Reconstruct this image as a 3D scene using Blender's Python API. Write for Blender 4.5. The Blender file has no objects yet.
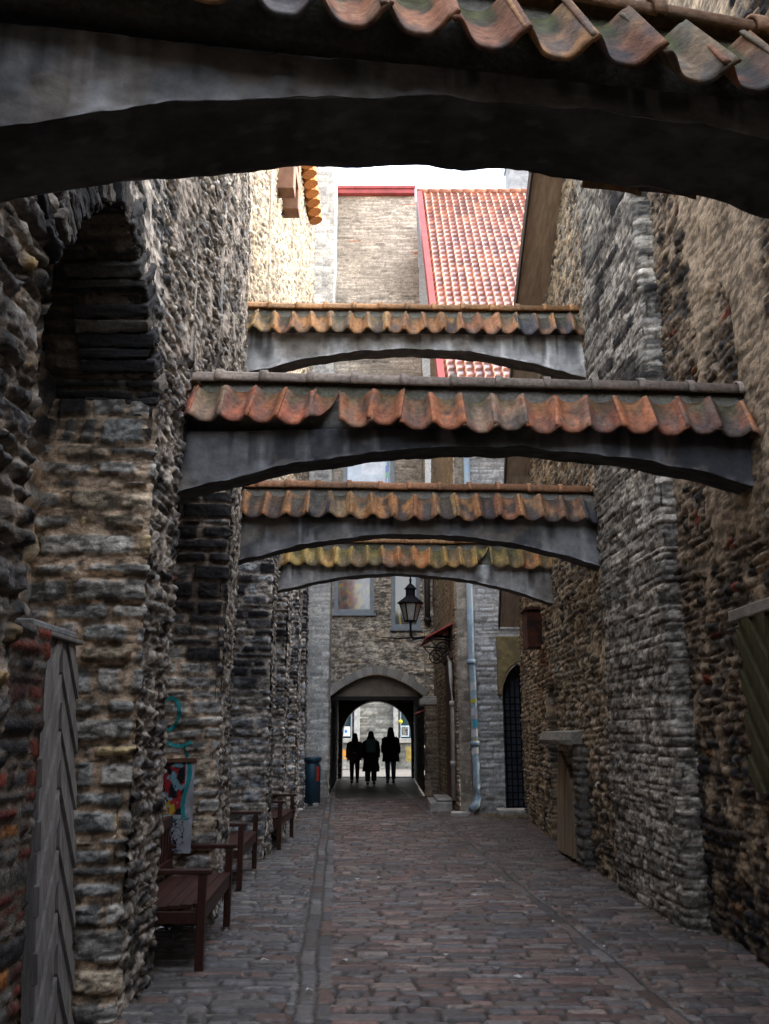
import bpy, math, random
import numpy as np
from mathutils import Vector, Matrix

R = math.radians
PI = math.pi
S = bpy.context.scene
C = S.collection
rng = random.Random(7)

# ------------------------------------------------------------------ noise (numpy)
def hsh(ix, iy, seed):
    ix = np.asarray(ix).astype(np.int64); iy = np.asarray(iy).astype(np.int64)
    n = (ix * 374761393 + iy * 668265263 + seed * 974634777 + 12345) & 0xffffffff
    n = ((n ^ (n >> 13)) * 1274126177) & 0xffffffff
    n = ((n ^ (n >> 15)) * 2246822519) & 0xffffffff
    return ((n ^ (n >> 16)) & 0xffffff) / float(0x1000000)

def vn(x, y, seed):
    xi = np.floor(x); yi = np.floor(y)
    fx = x - xi; fy = y - yi
    fx = fx * fx * (3 - 2 * fx); fy = fy * fy * (3 - 2 * fy)
    a = hsh(xi, yi, seed); b = hsh(xi + 1, yi, seed)
    c = hsh(xi, yi + 1, seed); d = hsh(xi + 1, yi + 1, seed)
    return (a + (b - a) * fx) * (1 - fy) + (c + (d - c) * fx) * fy

def fbm(x, y, seed, octv=4):
    s = 0; a = .5; t = 0
    for k in range(octv):
        s = s + a * vn(x * 2 ** k + 17.3 * k, y * 2 ** k - 9.1 * k, seed + k * 7)
        t += a; a *= .5
    return s / t

def sstep(a, b, x):
    t = np.clip((x - a) / (b - a), 0, 1)
    return t * t * (3 - 2 * t)

def mix(a, b, m):
    return a + (b - a) * m[..., None]

def V3(c):
    return np.array(c, dtype=float)

# ------------------------------------------------------------------ masonry layouts
def courses(u, z, seed, hm, lm, gap, bevel, warp=.03):
    """rows of roughly squared stones -> (profile 0..1, three random numbers per stone)"""
    zz = z + warp * 2 * (fbm(u * 1.1, z * 1.3, seed + 1, 3) - .5) + .012 * (fbm(u * 9, z * 9, seed + 2, 2) - .5)
    uu = u + warp * 2 * (fbm(u * 2.0, z * 3.0, seed + 3, 3) - .5)
    r0 = random.Random(seed)
    b = [-3.0]
    while b[-1] < 24:
        b.append(b[-1] + hm * r0.choice((.55, .75, .9, 1.0, 1.15, 1.4)))
    b = np.array(b)
    row = np.clip(np.searchsorted(b, zz) - 1, 0, len(b) - 2)
    z0 = b[row]; z1 = b[row + 1]
    L = lm * (.6 + .9 * hsh(row, row * 0 + 3, seed))
    off = hsh(row, row * 0 + 8, seed) * 10
    bd = lambda k: (k + .75 * (hsh(k, row, seed + 5) - .5) - off) * L
    k = np.floor(uu / L + off)
    k = np.where(uu < bd(k), k - 1, k)
    k = np.where(uu >= bd(k + 1), k + 1, k)
    r1 = hsh(k, row, seed + 11); r2 = hsh(k, row, seed + 12); r3 = hsh(k, row, seed + 13); r4 = hsh(k, row, seed + 14)
    du = np.minimum(uu - bd(k), bd(k + 1) - uu) - gap * (.3 + .9 * r4)
    dz = np.minimum(zz - z0, z1 - zz) - gap * (.15 + .75 * r3)
    rr = .022
    d = rr - np.hypot(np.maximum(rr - du, 0), np.maximum(rr - dz, 0))
    d = np.where((du > rr) & (dz > rr), np.minimum(du, dz), d)
    d = d + .014 * (fbm(u * 26, z * 26, seed + 4, 2) - .5)
    tilt = (zz - (z0 + z1) / 2) / hm * (r2 - .35)
    return sstep(-.002, bevel, d), r1, r2, r3, tilt

def rubble(u, z, seed, su, sz, gap, bevel, warp=.05):
    """irregular field stones (cellular)"""
    uu = (u + warp * 2 * (fbm(u * 4, z * 4, seed + 1, 3) - .5)) / su
    zz = (z + warp * 1.2 * (fbm(u * 4, z * 4, seed + 2, 3) - .5)) / sz
    iu = np.floor(uu); iz = np.floor(zz)
    f1 = np.full(u.shape, 9.); f2 = np.full(u.shape, 9.)
    ku = np.zeros(u.shape); kz = np.zeros(u.shape); ty = np.zeros(u.shape)
    for a in (-1, 0, 1):
        for b in (-1, 0, 1):
            cu = iu + a; cz = iz + b
            px = cu + .5 + .8 * (hsh(cu, cz, seed + 5) - .5); pz = cz + .5 + .7 * (hsh(cu, cz, seed + 6) - .5)
            d = np.hypot(uu - px, zz - pz)
            n = d < f1
            f2 = np.where(n, f1, np.minimum(f2, d))
            ku = np.where(n, cu, ku); kz = np.where(n, cz, kz); ty = np.where(n, zz - pz, ty)
            f1 = np.where(n, d, f1)
    r1 = hsh(ku, kz, seed + 11); r2 = hsh(ku, kz, seed + 12); r3 = hsh(ku, kz, seed + 13)
    d = (f2 - f1) * .5 * min(su, sz) * 1.3 - gap * (.3 + .9 * r3)
    d = d + .012 * (fbm(u * 24, z * 24, seed + 4, 2) - .5)
    return sstep(-.002, bevel, d), r1, r2, r3, ty * (r2 - .35)

def pick(r, pal):
    """palette [(weight, rgb)] indexed by a random number"""
    w = np.cumsum([p[0] for p in pal]); w = w / w[-1]
    col = np.zeros(r.shape + (3,))
    lo = 0
    for e, p in zip(w, pal):
        m = (r >= lo) & (r <= e)
        col[m] = p[1]; lo = e
    return col

GREY = (.235, .245, .245); BLUE = (.185, .205, .22); BEIGE = (.34, .285, .21); DARK = (.085, .085, .085)
TAN = (.36, .265, .165); SOOT = (.017, .017, .019); BRICK = (.25, .06, .035); ORNG = (.42, .17, .05); CREAM = (.44, .37, .28)

def style(seed, kind='courses', su=.3, sz=.09, gap=.012, bevel=.02, amp=.04, rough=.02, pal=((1, GREY),), mortar=BEIGE,
          soot=None, plaster=None, plaster_col=TAN, cav=.45, warp=.03, extra=None, lump=.03, bright=1.0, rag=0.):
    def f(u, z):
        u, z = np.broadcast_arrays(u, z)
        if kind == 'courses':
            p, r1, r2, r3, tl = courses(u, z, seed, sz, su, gap, bevel, warp)
        else:
            p, r1, r2, r3, tl = rubble(u, z, seed, su, sz, gap, bevel, warp)
        n1 = fbm(u * 11, z * 11, seed + 31, 4); n2 = fbm(u * 38, z * 38, seed + 32, 3); n3 = fbm(u * .9, z * .9, seed + 33, 4)
        h = p * amp * (.35 + 1.0 * r1) + p * tl * amp * .8 + p * rough * 2 * (n1 - .5) + rough * .7 * (n2 - .5) + lump * 2 * (n3 - .5)
        rg = 0 * h
        if rag:
            k1 = fbm(u * 11, z * 24, seed + 34, 4); k2 = 1 - np.abs(2 * fbm(u * 22, z * 34, seed + 35, 3) - 1); k3 = fbm(u * 5, z * 7, seed + 36, 3)
            q0, q1, q2, q3, q4 = rubble(u, z, seed + 70, .15, .045, .0, .010, .03)
            g0, g1, g2, g3, g4 = rubble(u, z, seed + 80, .08, .026, .0, .008, .015)
            rg = .75 * (k1 - .5) * 2 + .4 * (k2 - .75) + .7 * (k3 - .5) + .55 * (q1 - .5) * 2 * q0 + 1.1 * q4 + .3 * (g1 - .5) * 2 + .7 * g4 - .35 * (1 - q0)
            h = h + rag * rg
        col = pick(r2, pal) * (.72 + .56 * r3)[..., None]
        col = col * (.65 + .7 * n2 * (.4 + 1.2 * n1))[..., None]
        col = col * (.78 + .44 * sstep(.3, .7, fbm(u * .8, z * .7, seed + 60, 3)))[..., None]
        m = V3(mortar) * (.7 + .6 * n1)[..., None]
        col = mix(m, col, sstep(.25, .62, p))
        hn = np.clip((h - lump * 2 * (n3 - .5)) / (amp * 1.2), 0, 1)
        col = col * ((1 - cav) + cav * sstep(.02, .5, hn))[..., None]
        if rag:
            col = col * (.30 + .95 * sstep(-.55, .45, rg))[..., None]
        if soot is not None:
            s = soot(u, z)
            s = np.clip(s + (.9 if kind != 'courses' else .5) * (fbm(u * 3, z * 3, seed + 40, 4) - .5) + (.5 if kind != 'courses' else .75) * (r1 - .5) * (s > .02), 0, 1) * (s > .01)
            col = mix(col, V3(SOOT) * (.6 + 1.4 * n2)[..., None], sstep(.35, .75, s) * (.55 + .45 * p))
        if plaster is not None:
            q = plaster(u, z)
            q = sstep(.45, .6, q + .5 * (fbm(u * 5, z * 5, seed + 50, 4) - .5))
            h = h * (1 - q) + q * (.65 * rag * rg + amp * .75 + .018 * (fbm(u * 5, z * 5, seed + 51, 4) - .5) + .004 * (n2 - .5) + lump * 2 * (n3 - .5))
            pc = V3(plaster_col) * (.65 + .7 * fbm(u * 4, z * 2.2, seed + 52, 5))[..., None]
            if rag:
                pc = pc * (.38 + .8 * sstep(-.6, .35, rg))[..., None]
            col = mix(col, pc, q)
        if extra is not None:
            h, col = extra(u, z, h, col, p, (r1, r2, r3))
        return h, col * bright
    return f

# ------------------------------------------------------------------ mesh builder
class MB:
    def __init__(s):
        s.v = []; s.c = []; s.q = []; s.p = []; s.n = 0
    def add(s, v, quads=None, polys=None, col=None):
        v = np.asarray(v, dtype=float).reshape(-1, 3)
        s.v.append(v)
        if col is None:
            col = np.ones((len(v), 3)) * .5
        col = np.asarray(col, dtype=float)
        if col.ndim == 1:
            col = np.tile(col, (len(v), 1))
        s.c.append(col.reshape(-1, 3))
        if quads is not None and len(quads):
            s.q.append(np.asarray(quads, dtype=np.int64) + s.n)
        if polys:
            s.p += [[i + s.n for i in f] for f in polys]
        s.n += len(v)
    def grid(s, P, col=None, keep=None, wrap=False, flip=False):
        n, m = P.shape[:2]
        I = np.arange(n * m).reshape(n, m)
        if wrap:
            I = np.concatenate([I, I[:, :1]], axis=1)
        Q = np.stack([I[:-1, :-1], I[1:, :-1], I[1:, 1:], I[:-1, 1:]], axis=-1)
        if flip:
            Q = Q[..., ::-1]
        if keep is not None:
            Q = Q[keep]
        s.add(P.reshape(-1, 3), Q.reshape(-1, 4), None, None if col is None else (col if np.ndim(col) == 1 else col.reshape(-1, 3)))
    def box(s, c, d, col=None, rz=0, rx=0, ry=0):
        v = np.array([[x, y, z] for x in (-.5, .5) for y in (-.5, .5) for z in (-.5, .5)]) * np.array(d)
        M = np.array((Matrix.Rotation(rz, 3, 'Z') @ Matrix.Rotation(ry, 3, 'Y') @ Matrix.Rotation(rx, 3, 'X')))
        s.add(v @ M.T + np.array(c), [[0, 1, 3, 2], [4, 6, 7, 5], [0, 4, 5, 1], [2, 3, 7, 6], [0, 2, 6, 4], [1, 5, 7, 3]], None, col)
    def box2(s, lo, hi, col=None):
        lo = np.array(lo); hi = np.array(hi)
        s.box((lo + hi) / 2, hi - lo, col)
    def loft(s, rings, col=None, caps=True):
        P = np.array(rings)
        n, m = P.shape[:2]
        k = s.n
        s.grid(P, col, wrap=True)
        if caps:
            s.p.append([k + i for i in range(m)][::1])
            s.p.append([k + (n - 1) * m + i for i in range(m)][::-1])
    def tube(s, pts, r, n=10, col=None, sq=1.0):
        pts = [Vector(p) for p in pts]
        if not hasattr(r, '__len__'):
            r = [r] * len(pts)
        rings = []
        up0 = Vector((0, 0, 1))
        for i, p in enumerate(pts):
            t = (pts[min(i + 1, len(pts) - 1)] - pts[max(i - 1, 0)]).normalized()
            a = t.cross(up0)
            if a.length < .05:
                a = t.cross(Vector((0, 1, 0)))
            a.normalize(); b = a.cross(t).normalized()
            rings.append([tuple(p + (a * math.cos(2 * PI * j / n) + b * math.sin(2 * PI * j / n) * sq) * r[i]) for j in range(n)])
        s.loft(rings, col)
    def prism(s, poly, axis, d0, d1, col=None):
        """polygon (a, b) extruded along an axis"""
        def pt(a, b, d):
            return {'x': (d, a, b), 'y': (a, d, b), 'z': (a, b, d)}[axis]
        n = len(poly)
        v = [pt(a, b, d0) for a, b in poly] + [pt(a, b, d1) for a, b in poly]
        s.add(v, [[i, (i + 1) % n, n + (i + 1) % n, n + i] for i in range(n)], [list(range(n))[::-1], list(range(n, 2 * n))], col)
    def lathe(s, prof, c=(0, 0, 0), n=20, col=None):
        s.loft([[(c[0] + r * math.cos(2 * PI * j / n), c[1] + r * math.sin(2 * PI * j / n), c[2] + z) for j in range(n)] for r, z in prof], col)
    def build(s, name, mat, parent=None, smooth=False, off=(0, 0, 0), bevel=0, solid=0, fixn=False):
        v = np.concatenate(s.v) - np.array(off, dtype=float)
        me = bpy.data.meshes.new(name)
        loops = []; starts = []; tot = 0
        if s.q:
            q = np.concatenate(s.q)
            loops.append(q.ravel()); starts.append(np.arange(len(q)) * 4); tot = len(q) * 4
        if s.p:
            ln = np.array([len(f) for f in s.p])
            st = np.concatenate([[0], np.cumsum(ln)[:-1]]) + tot
            loops.append(np.concatenate([np.array(f) for f in s.p])); starts.append(st)
        loops = np.concatenate(loops).astype(np.int32); starts = np.concatenate(starts).astype(np.int32)
        me.vertices.add(len(v)); me.vertices.foreach_set('co', v.astype(np.float32).ravel())
        me.loops.add(len(loops)); me.loops.foreach_set('vertex_index', loops)
        me.polygons.add(len(starts)); me.polygons.foreach_set('loop_start', starts)
        me.update(calc_edges=True); me.validate()
        c = np.concatenate(s.c); c = np.concatenate([c, np.ones((len(c), 1))], axis=1)
        at = me.color_attributes.new('Col', 'FLOAT_COLOR', 'POINT')
        at.data.foreach_set('color', c.astype(np.float32).ravel())
        me.polygons.foreach_set('use_smooth', np.full(len(me.polygons), smooth))
        if fixn:
            import bmesh
            bm = bmesh.new(); bm.from_mesh(me); bmesh.ops.recalc_face_normals(bm, faces=bm.faces); bm.to_mesh(me); bm.free()
        me.materials.append(mat)
        o = bpy.data.objects.new(name, me); C.objects.link(o)
        if parent is not None:
            o.parent = parent
        if bevel:
            b = o.modifiers.new('Bevel', 'BEVEL'); b.width = bevel; b.segments = 2; b.limit_method = 'ANGLE'
        if solid:
            b = o.modifiers.new('Solidify', 'SOLIDIFY'); b.thickness = solid; b.offset = 0
        return o

def strip(mb, nodes, zlo, zhi, res, sty, keep=None, resz=None, sm=2):
    """a wall sheet that follows a plan path [(x, y, u)], the street on its right-hand side, displaced by the masonry style"""
    X = []; Y = []; U = []; NX = []; NY = []
    for (x0, y0, u0), (x1, y1, u1) in zip(nodes[:-1], nodes[1:]):
        L = math.hypot(x1 - x0, y1 - y0); n = max(2, int(L / res) + 1)
        t = np.linspace(0, 1, n)
        X.append(x0 + (x1 - x0) * t); Y.append(y0 + (y1 - y0) * t); U.append(u0 + (u1 - u0) * t)
        NX.append(np.full(n, (y1 - y0) / L)); NY.append(np.full(n, -(x1 - x0) / L))
    X, Y, U, NX, NY = (np.concatenate(a) for a in (X, Y, U, NX, NY))
    for _ in range(sm):
        for A in (NX, NY):
            A[1:-1] = (A[:-2] + A[1:-1] * 1.0 + A[2:]) / 3
    l = np.hypot(NX, NY); NX /= l; NY /= l
    zl = zlo(X, Y) if callable(zlo) else np.full(X.shape, float(zlo))
    zh = zhi(X, Y) if callable(zhi) else np.full(X.shape, float(zhi))
    n = max(2, int((zh - zl).max() / (resz or res)) + 1)
    t = np.linspace(0, 1, n)[None, :]
    Z = zl[:, None] + (zh - zl)[:, None] * t
    h, col = sty(U[:, None] + 0 * Z, Z)
    P = np.stack([X[:, None] + NX[:, None] * h, Y[:, None] + NY[:, None] * h, Z], axis=-1)
    k = None
    if keep is not None:
        Pc = np.stack([X[:, None] + 0 * Z, Y[:, None] + 0 * Z, Z], axis=-1)
        ctr = (Pc[:-1, :-1] + Pc[1:, 1:]) / 2
        k = keep(ctr[..., 0], ctr[..., 1], ctr[..., 2])
    mb.grid(P, col, k)

def sheet(mb, P, N, u, v, sty):
    h, col = sty(u, v)
    mb.grid(P + N * h[..., None], col)

# ------------------------------------------------------------------ materials
def mat(name, base=(.5, .5, .5), rough=.8, attr=False, nscale=6., namt=.35, bump=.25, bscale=60., metal=0., spec=.35, dark=None, stretch=(1, 1, 1), coat=0.):
    m = bpy.data.materials.new(name); m.use_nodes = True
    nt = m.node_tree; N = nt.nodes; L = nt.links
    b = N['Principled BSDF']
    b.inputs['Roughness'].default_value = rough; b.inputs['Metallic'].default_value = metal
    b.inputs['Specular IOR Level'].default_value = spec
    b.inputs['Coat Weight'].default_value = coat; b.inputs['Coat Roughness'].default_value = .25
    tc = N.new('ShaderNodeTexCoord'); mp = N.new('ShaderNodeMapping'); mp.inputs['Scale'].default_value = stretch
    L.new(tc.outputs['Object'], mp.inputs['Vector'])
    n = N.new('ShaderNodeTexNoise'); n.inputs['Scale'].default_value = nscale; n.inputs['Detail'].default_value = 8; n.inputs['Roughness'].default_value = .65
    L.new(mp.outputs[0], n.inputs['Vector'])
    cr = N.new('ShaderNodeMapRange'); cr.inputs['From Min'].default_value = .3; cr.inputs['From Max'].default_value = .7
    cr.inputs['To Min'].default_value = 1 - namt; cr.inputs['To Max'].default_value = 1 + namt
    L.new(n.outputs['Fac'], cr.inputs['Value'])
    mx = N.new('ShaderNodeMix'); mx.data_type = 'RGBA'; mx.blend_type = 'MULTIPLY'; mx.inputs['Factor'].default_value = 1
    if attr:
        a = N.new('ShaderNodeAttribute'); a.attribute_name = 'Col'
        L.new(a.outputs['Color'], mx.inputs['A'])
    else:
        mx.inputs['A'].default_value = (*base, 1)
    L.new(cr.outputs[0], mx.inputs['B'])
    out = mx.outputs['Result']
    if dark is not None:   # second colour in patches
        n2 = N.new('ShaderNodeTexNoise'); n2.inputs['Scale'].default_value = nscale * .35; n2.inputs['Detail'].default_value = 6
        L.new(mp.outputs[0], n2.inputs['Vector'])
        r2 = N.new('ShaderNodeMapRange'); r2.inputs['From Min'].default_value = .45; r2.inputs['From Max'].default_value = .62
        L.new(n2.outputs['Fac'], r2.inputs['Value'])
        m2 = N.new('ShaderNodeMix'); m2.data_type = 'RGBA'
        L.new(r2.outputs[0], m2.inputs['Factor']); L.new(out, m2.inputs['A']); m2.inputs['B'].default_value = (*dark, 1)
        out = m2.outputs['Result']
    L.new(out, b.inputs['Base Color'])
    if bump:
        nb = N.new('ShaderNodeTexNoise'); nb.inputs['Scale'].default_value = bscale; nb.inputs['Detail'].default_value = 6
        L.new(mp.outputs[0], nb.inputs['Vector'])
        bp = N.new('ShaderNodeBump'); bp.inputs['Strength'].default_value = bump; bp.inputs['Distance'].default_value = .01
        L.new(nb.outputs['Fac'], bp.inputs['Height']); L.new(bp.outputs[0], b.inputs['Normal'])
    return m

M_STONE = mat('masonry', attr=True, rough=.9, nscale=34, namt=.38, bump=.9, bscale=48, spec=.25)
M_BEAM = mat('weathered_render', attr=True, rough=.85, nscale=7, namt=.4, bump=.35, bscale=45, spec=.3)
M_TILE = mat('terracotta', attr=True, rough=.8, nscale=26, namt=.45, bump=.45, bscale=70, spec=.25)
M_ROOF = mat('glazed_roof_tile', attr=True, rough=.42, nscale=8, namt=.35, bump=.15, bscale=30, spec=.4, coat=.08)
M_PAVE = mat('street_pavers', attr=True, rough=.46, nscale=25, namt=.25, bump=.3, bscale=80, spec=.4)
M_BENCH = mat('bench_wood', (.055, .02, .013), .5, nscale=5, namt=.5, bump=.15, bscale=30, stretch=(8, 1, 8))
M_GREYWOOD = mat('grey_planks', (.21, .195, .18), .75, nscale=4, namt=.45, bump=.3, bscale=25, stretch=(6, 6, .7))
M_GREENWOOD = mat('olive_planks', (.07, .06, .022), .7, nscale=4, namt=.45, bump=.3, bscale=25, stretch=(6, 6, .7))
M_OLDWOOD = mat('old_planks', (.34, .26, .175), .85, nscale=4, namt=.5, bump=.4, bscale=25, stretch=(6, 6, .5), dark=(.22, .165, .11))
M_BROWNWOOD = mat('brown_door_wood', (.075, .03, .018), .6, nscale=4, namt=.4, bump=.2, bscale=25, stretch=(6, 6, .6))
M_SOFFIT = mat('weathered_boards', (.40, .30, .22), .8, nscale=3, namt=.35, bump=.2, bscale=20, stretch=(6, 1, 1))
M_ORANGEWOOD = mat('stained_timber', (.33, .15, .06), .7, nscale=4, namt=.4, bump=.2, bscale=20)
M_IRON = mat('black_iron', (.008, .008, .010), .75, nscale=12, namt=.3, bump=.2, spec=.12)
M_RUST = mat('rusty_iron', (.13, .045, .025), .8, nscale=14, namt=.6, bump=.4, dark=(.05, .03, .025))
M_BLUEPIPE = mat('pale_blue_zinc', (.30, .41, .50), .5, nscale=5, namt=.3, bump=.08, dark=(.36, .42, .46))
M_PALEPIPE = mat('pale_grey_pipe', (.5, .47, .42), .5, nscale=5, namt=.2, bump=.05)
M_TEAL = mat('dark_teal_steel', (.012, .045, .07), .45, nscale=5, namt=.3, bump=.05, spec=.5)
M_PINK = mat('red_painted_sheet', (.30, .055, .05), .55, nscale=3, namt=.25, bump=.05)
M_PLASTER = mat('brown_plaster', (.27, .215, .16), .9, nscale=3, namt=.35, bump=.3, bscale=25)
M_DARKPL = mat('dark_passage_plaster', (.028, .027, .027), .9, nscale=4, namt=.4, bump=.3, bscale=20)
M_WHITE = mat('white_paint', (.7, .69, .66), .6, nscale=5, namt=.12, bump=.05)
M_FRAME = mat('grey_window_paint', (.3, .33, .35), .6, nscale=5, namt=.2, bump=.05)
M_STEP = mat('worn_step_stone', (.40, .38, .345), .85, nscale=9, namt=.35, bump=.35)
M_OCHRE = mat('ochre_stone', (.24, .185, .08), .9, nscale=9, namt=.5, bump=.6, dark=(.16, .13, .08))
M_VCOL = mat('printed_colours', attr=True, rough=.55, nscale=20, namt=.08, bump=0)
M_ORANGE = mat('orange_paint', (.6, .25, .03), .6)
M_STICKRED = mat('red_sticker', (.45, .05, .02), .5, bump=0)
M_GLASS = mat('window_glass', attr=True, rough=.08, nscale=2, namt=.3, bump=.02, bscale=3, spec=.8)
M_SKIN = mat('skin', (.45, .26, .18), .6, bump=0, namt=.05)
M_COAT = mat('black_cloth', (.022, .022, .026), .9, bump=.2, namt=.3)
M_NAVY = mat('dark_blue_denim', (.06, .10, .18), .9, bump=.2, namt=.3)
M_PLUM = mat('plum_cloth', (.16, .08, .10), .9, bump=.2, namt=.3)
M_HAIR = mat('dark_hair', (.01, .008, .007), .6, bump=.4, bscale=60, namt=.3, stretch=(8, 8, 1))
M_TEALBAG = mat('grey_teal_nylon', (.16, .25, .26), .8, bump=.1, namt=.2)
M_PATH = mat('pale_paving', (.13, .122, .112), .85, nscale=4, namt=.2, bump=.3)
M_GROUND = mat('bare_ground', (.12, .11, .10), .95, nscale=2, namt=.3, bump=.3)

# ------------------------------------------------------------------ tagging
def tag(o, label=None, cat=None, group=None, kind=None):
    if label: o['label'] = label
    if cat: o['category'] = cat
    if group: o['group'] = group
    o['kind'] = kind or 'thing'
    return o

def empty(name, loc=(0, 0, 0), rz=0):
    o = bpy.data.objects.new(name, None); C.objects.link(o)
    o.location = loc; o.rotation_euler = (0, 0, rz); o.empty_display_size = .2
    return o

def dup(root, loc, rz=0):
    r = root.copy(); C.objects.link(r); r.location = loc; r.rotation_euler = (0, 0, rz)
    for ch in list(root.children):
        c = ch.copy(); C.objects.link(c); c.parent = r
        for g in list(ch.children):
            d = g.copy(); C.objects.link(d); d.parent = c
    return r

# ================================================================== LEFT: near wall with arched recess, first niche and second pier
S_LEFT = style(11, 'courses', .20, .072, .010, .012, .026, .022, rag=.013,
               pal=((4, (.46, .41, .335)), (3, (.38, .36, .33)), (2, (.26, .25, .24)), (1.4, DARK), (.02, BRICK)), mortar=(.46, .385, .30),
               soot=lambda u, z: .20 + .14 * sstep(3.9, 1.5, z) * sstep(11, 7, u) + .35 * sstep(5.2, 4.2, u) * sstep(5.4, 3.4, z) - .15 * sstep(4.8, 6.5, z), cav=.35, warp=.075, lump=.04, plaster=lambda u, z: .44 + .04 * sstep(4, 6, z), plaster_col=(.53, .45, .365), bright=1.15)
def brickish(u, z, h, col, p, r):
    m = .8 * sstep(.46, .56, fbm(u * 1.6 + 3, z * 1.6, 77, 3)) * sstep(4.6, 4.3, u) * sstep(2.3, 2.0, z) * (r[0] > .45)
    return h, mix(col, V3(BRICK) * (.6 + .9 * r[2])[..., None], m * p)
S_NEAR = style(19, 'courses', .26, .105, .020, .016, .034, .03, rag=.012,
               pal=((3, (.28, .26, .22)), (3, (.2, .19, .18)), (2, DARK), (1, (.35, .25, .12))), mortar=(.38, .31, .24),
               soot=lambda u, z: .30 + 0 * u, cav=.3, warp=.09, lump=.06, extra=brickish, plaster=lambda u, z: .40 + 0 * u, plaster_col=(.30, .235, .17))
def left_face(u, z):
    a = sstep(4.05, 3.75, u)
    h1, c1 = S_NEAR(u, z); h2, c2 = S_LEFT(u, z)
    return h1 * a + h2 * (1 - a), mix(c2, c1, a)
S_JAMB = style(23, 'courses', .34, .135, .036, .014, .034, .018, rag=.006, pal=((4, (.31, .315, .31)), (3, (.26, .28, .29)), (2, (.34, .30, .24)), (.6, DARK), (.5, (.36, .30, .18))), mortar=(.46, .37, .285),
               soot=lambda u, z: .42 * sstep(3.15, 3.6, z) + .05, cav=.2, warp=.06, lump=.04, bright=1.4 * V3((1.08, 1.0, .89)))
S_PIER2 = style(29, 'courses', .34, .12, .026, .014, .030, .018, rag=.006, pal=((4, (.34, .345, .34)), (3, (.29, .30, .31)), (2, (.40, .36, .30))), mortar=(.44, .37, .30),
                soot=lambda u, z: .72 * sstep(1.95, 2.4, z) + .04, cav=.2, warp=.05, lump=.03, bright=1.5 * V3((1.08, 1.0, .89)))

def seg_style(*parts):
    """pick a style by u range: (u0, u1, style)"""
    def f(u, z):
        h = np.zeros(np.broadcast(u, z).shape); col = np.zeros(h.shape + (3,))
        uu = u + 0 * z; zz = z + 0 * u
        for u0, u1, st in parts:
            rows = np.where((uu[:, 0] >= u0) & (uu[:, 0] < u1))[0]
            if len(rows):
                hh, cc = st(uu[rows], zz[rows]); h[rows] = hh; col[rows] = cc
        return h, col
    return f

XL = lambda y: -1.60 + .0 * y          # street plane of the near left wall
ZS = 3.75                               # springing of the recess arch
A0, A1 = 3.75, 5.62                     # the recess runs between these distances
def arch_z(y):
    t = np.clip((y - (A0 + A1) / 2) / ((A1 - A0) / 2), -1, 1)
    return ZS + .90 * (1 - np.abs(t) ** 1.55) + .09 * (fbm(np.asarray(y) * 6, 0 * t + 2.2, 18, 3) - .5) * (np.abs(t) < .98)
wl = MB()
path = [(-1.66, -6, -6), (-1.62, 2.4, 2.4), (-1.58, A0, A0), (-2.25, A0 + .05, 200.6), (-2.25, A1 - .05, 202.3), (-1.56, A1, 203.0)]
lowsty = seg_style((-50, 199, left_face), (199, 299, S_JAMB))
strip(wl, path[:2], 0, ZS, .06, left_face); strip(wl, path[1:3], 0, ZS, .018, left_face)
strip(wl, [(-1.58, A0, 200), (-2.25, A0 + .04, 200.65)], 0, ZS + .3, .03, S_JAMB)
strip(wl, [(-2.25, A0 + .04, 200.65), (-2.25, A1 - .04, 202.3)], 0, 4.9, .05, S_JAMB)
strip(wl, [(-2.25, A1 - .04, 202.3), (-1.60, A1, 203.0), (-1.545, A1 + .05, 203.08)], 0, ZS + .02, .013, S_JAMB)
strip(wl, [(-1.56, A1 + .03, A1 + .03), (-1.56, 6.55, 6.55), (-1.64, 6.63, 6.65), (-2.15, 6.66, 7.2)], 0, ZS, .018, left_face)
strip(wl, [(-2.15, 6.66, 300), (-2.15, 8.26, 301.6)], 0, 4.4, .05, S_PIER2)
strip(wl, [(-2.15, 8.26, 301.6), (-1.54, 8.30, 302.21), (-1.50, 8.34, 302.29)], 0, 4.3, .014, S_PIER2)
strip(wl, [(-1.50, 8.34, 8.34), (-1.68, 9.95, 9.95), (-1.74, 10.03, 10.05), (-2.3, 10.06, 10.75)], 0, 4.3, .022, left_face)
# the flush wall above: over the arch, the niche and the piers
def up_lo(x, y):
    z = np.full(y.shape, ZS)
    z = np.where((y > A0) & (y < A1), arch_z(y), z)
    z = np.where((y > 6.58) & (y < 8.32), 4.3, z)
    z = np.where(y >= 8.32, 4.3, z)
    return z
strip(wl, path[:2], ZS, lambda x, y: np.where(y < 1, 7.0, 9.0), .06, left_face)
def up_face(u, z):
    h, c = left_face(u, z)
    m = np.where((u > A0) & (u < A1), sstep(0, .05, z - arch_z(u)), 1)
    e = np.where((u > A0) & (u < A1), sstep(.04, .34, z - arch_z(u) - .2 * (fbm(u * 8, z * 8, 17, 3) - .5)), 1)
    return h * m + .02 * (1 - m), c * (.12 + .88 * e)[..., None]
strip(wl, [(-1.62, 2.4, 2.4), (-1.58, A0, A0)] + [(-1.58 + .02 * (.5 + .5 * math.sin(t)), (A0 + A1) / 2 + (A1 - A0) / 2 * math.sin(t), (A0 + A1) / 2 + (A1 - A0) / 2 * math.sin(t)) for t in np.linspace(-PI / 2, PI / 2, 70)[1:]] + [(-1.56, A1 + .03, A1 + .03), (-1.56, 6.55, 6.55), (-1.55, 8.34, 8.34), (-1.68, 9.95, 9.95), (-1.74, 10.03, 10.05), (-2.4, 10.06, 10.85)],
      up_lo, lambda x, y: np.where(y < 1, 4.6, np.where(y < 5.2, 9.0, np.where(y < 7.6, 7.9, 9.3))), .02, up_face)
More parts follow.
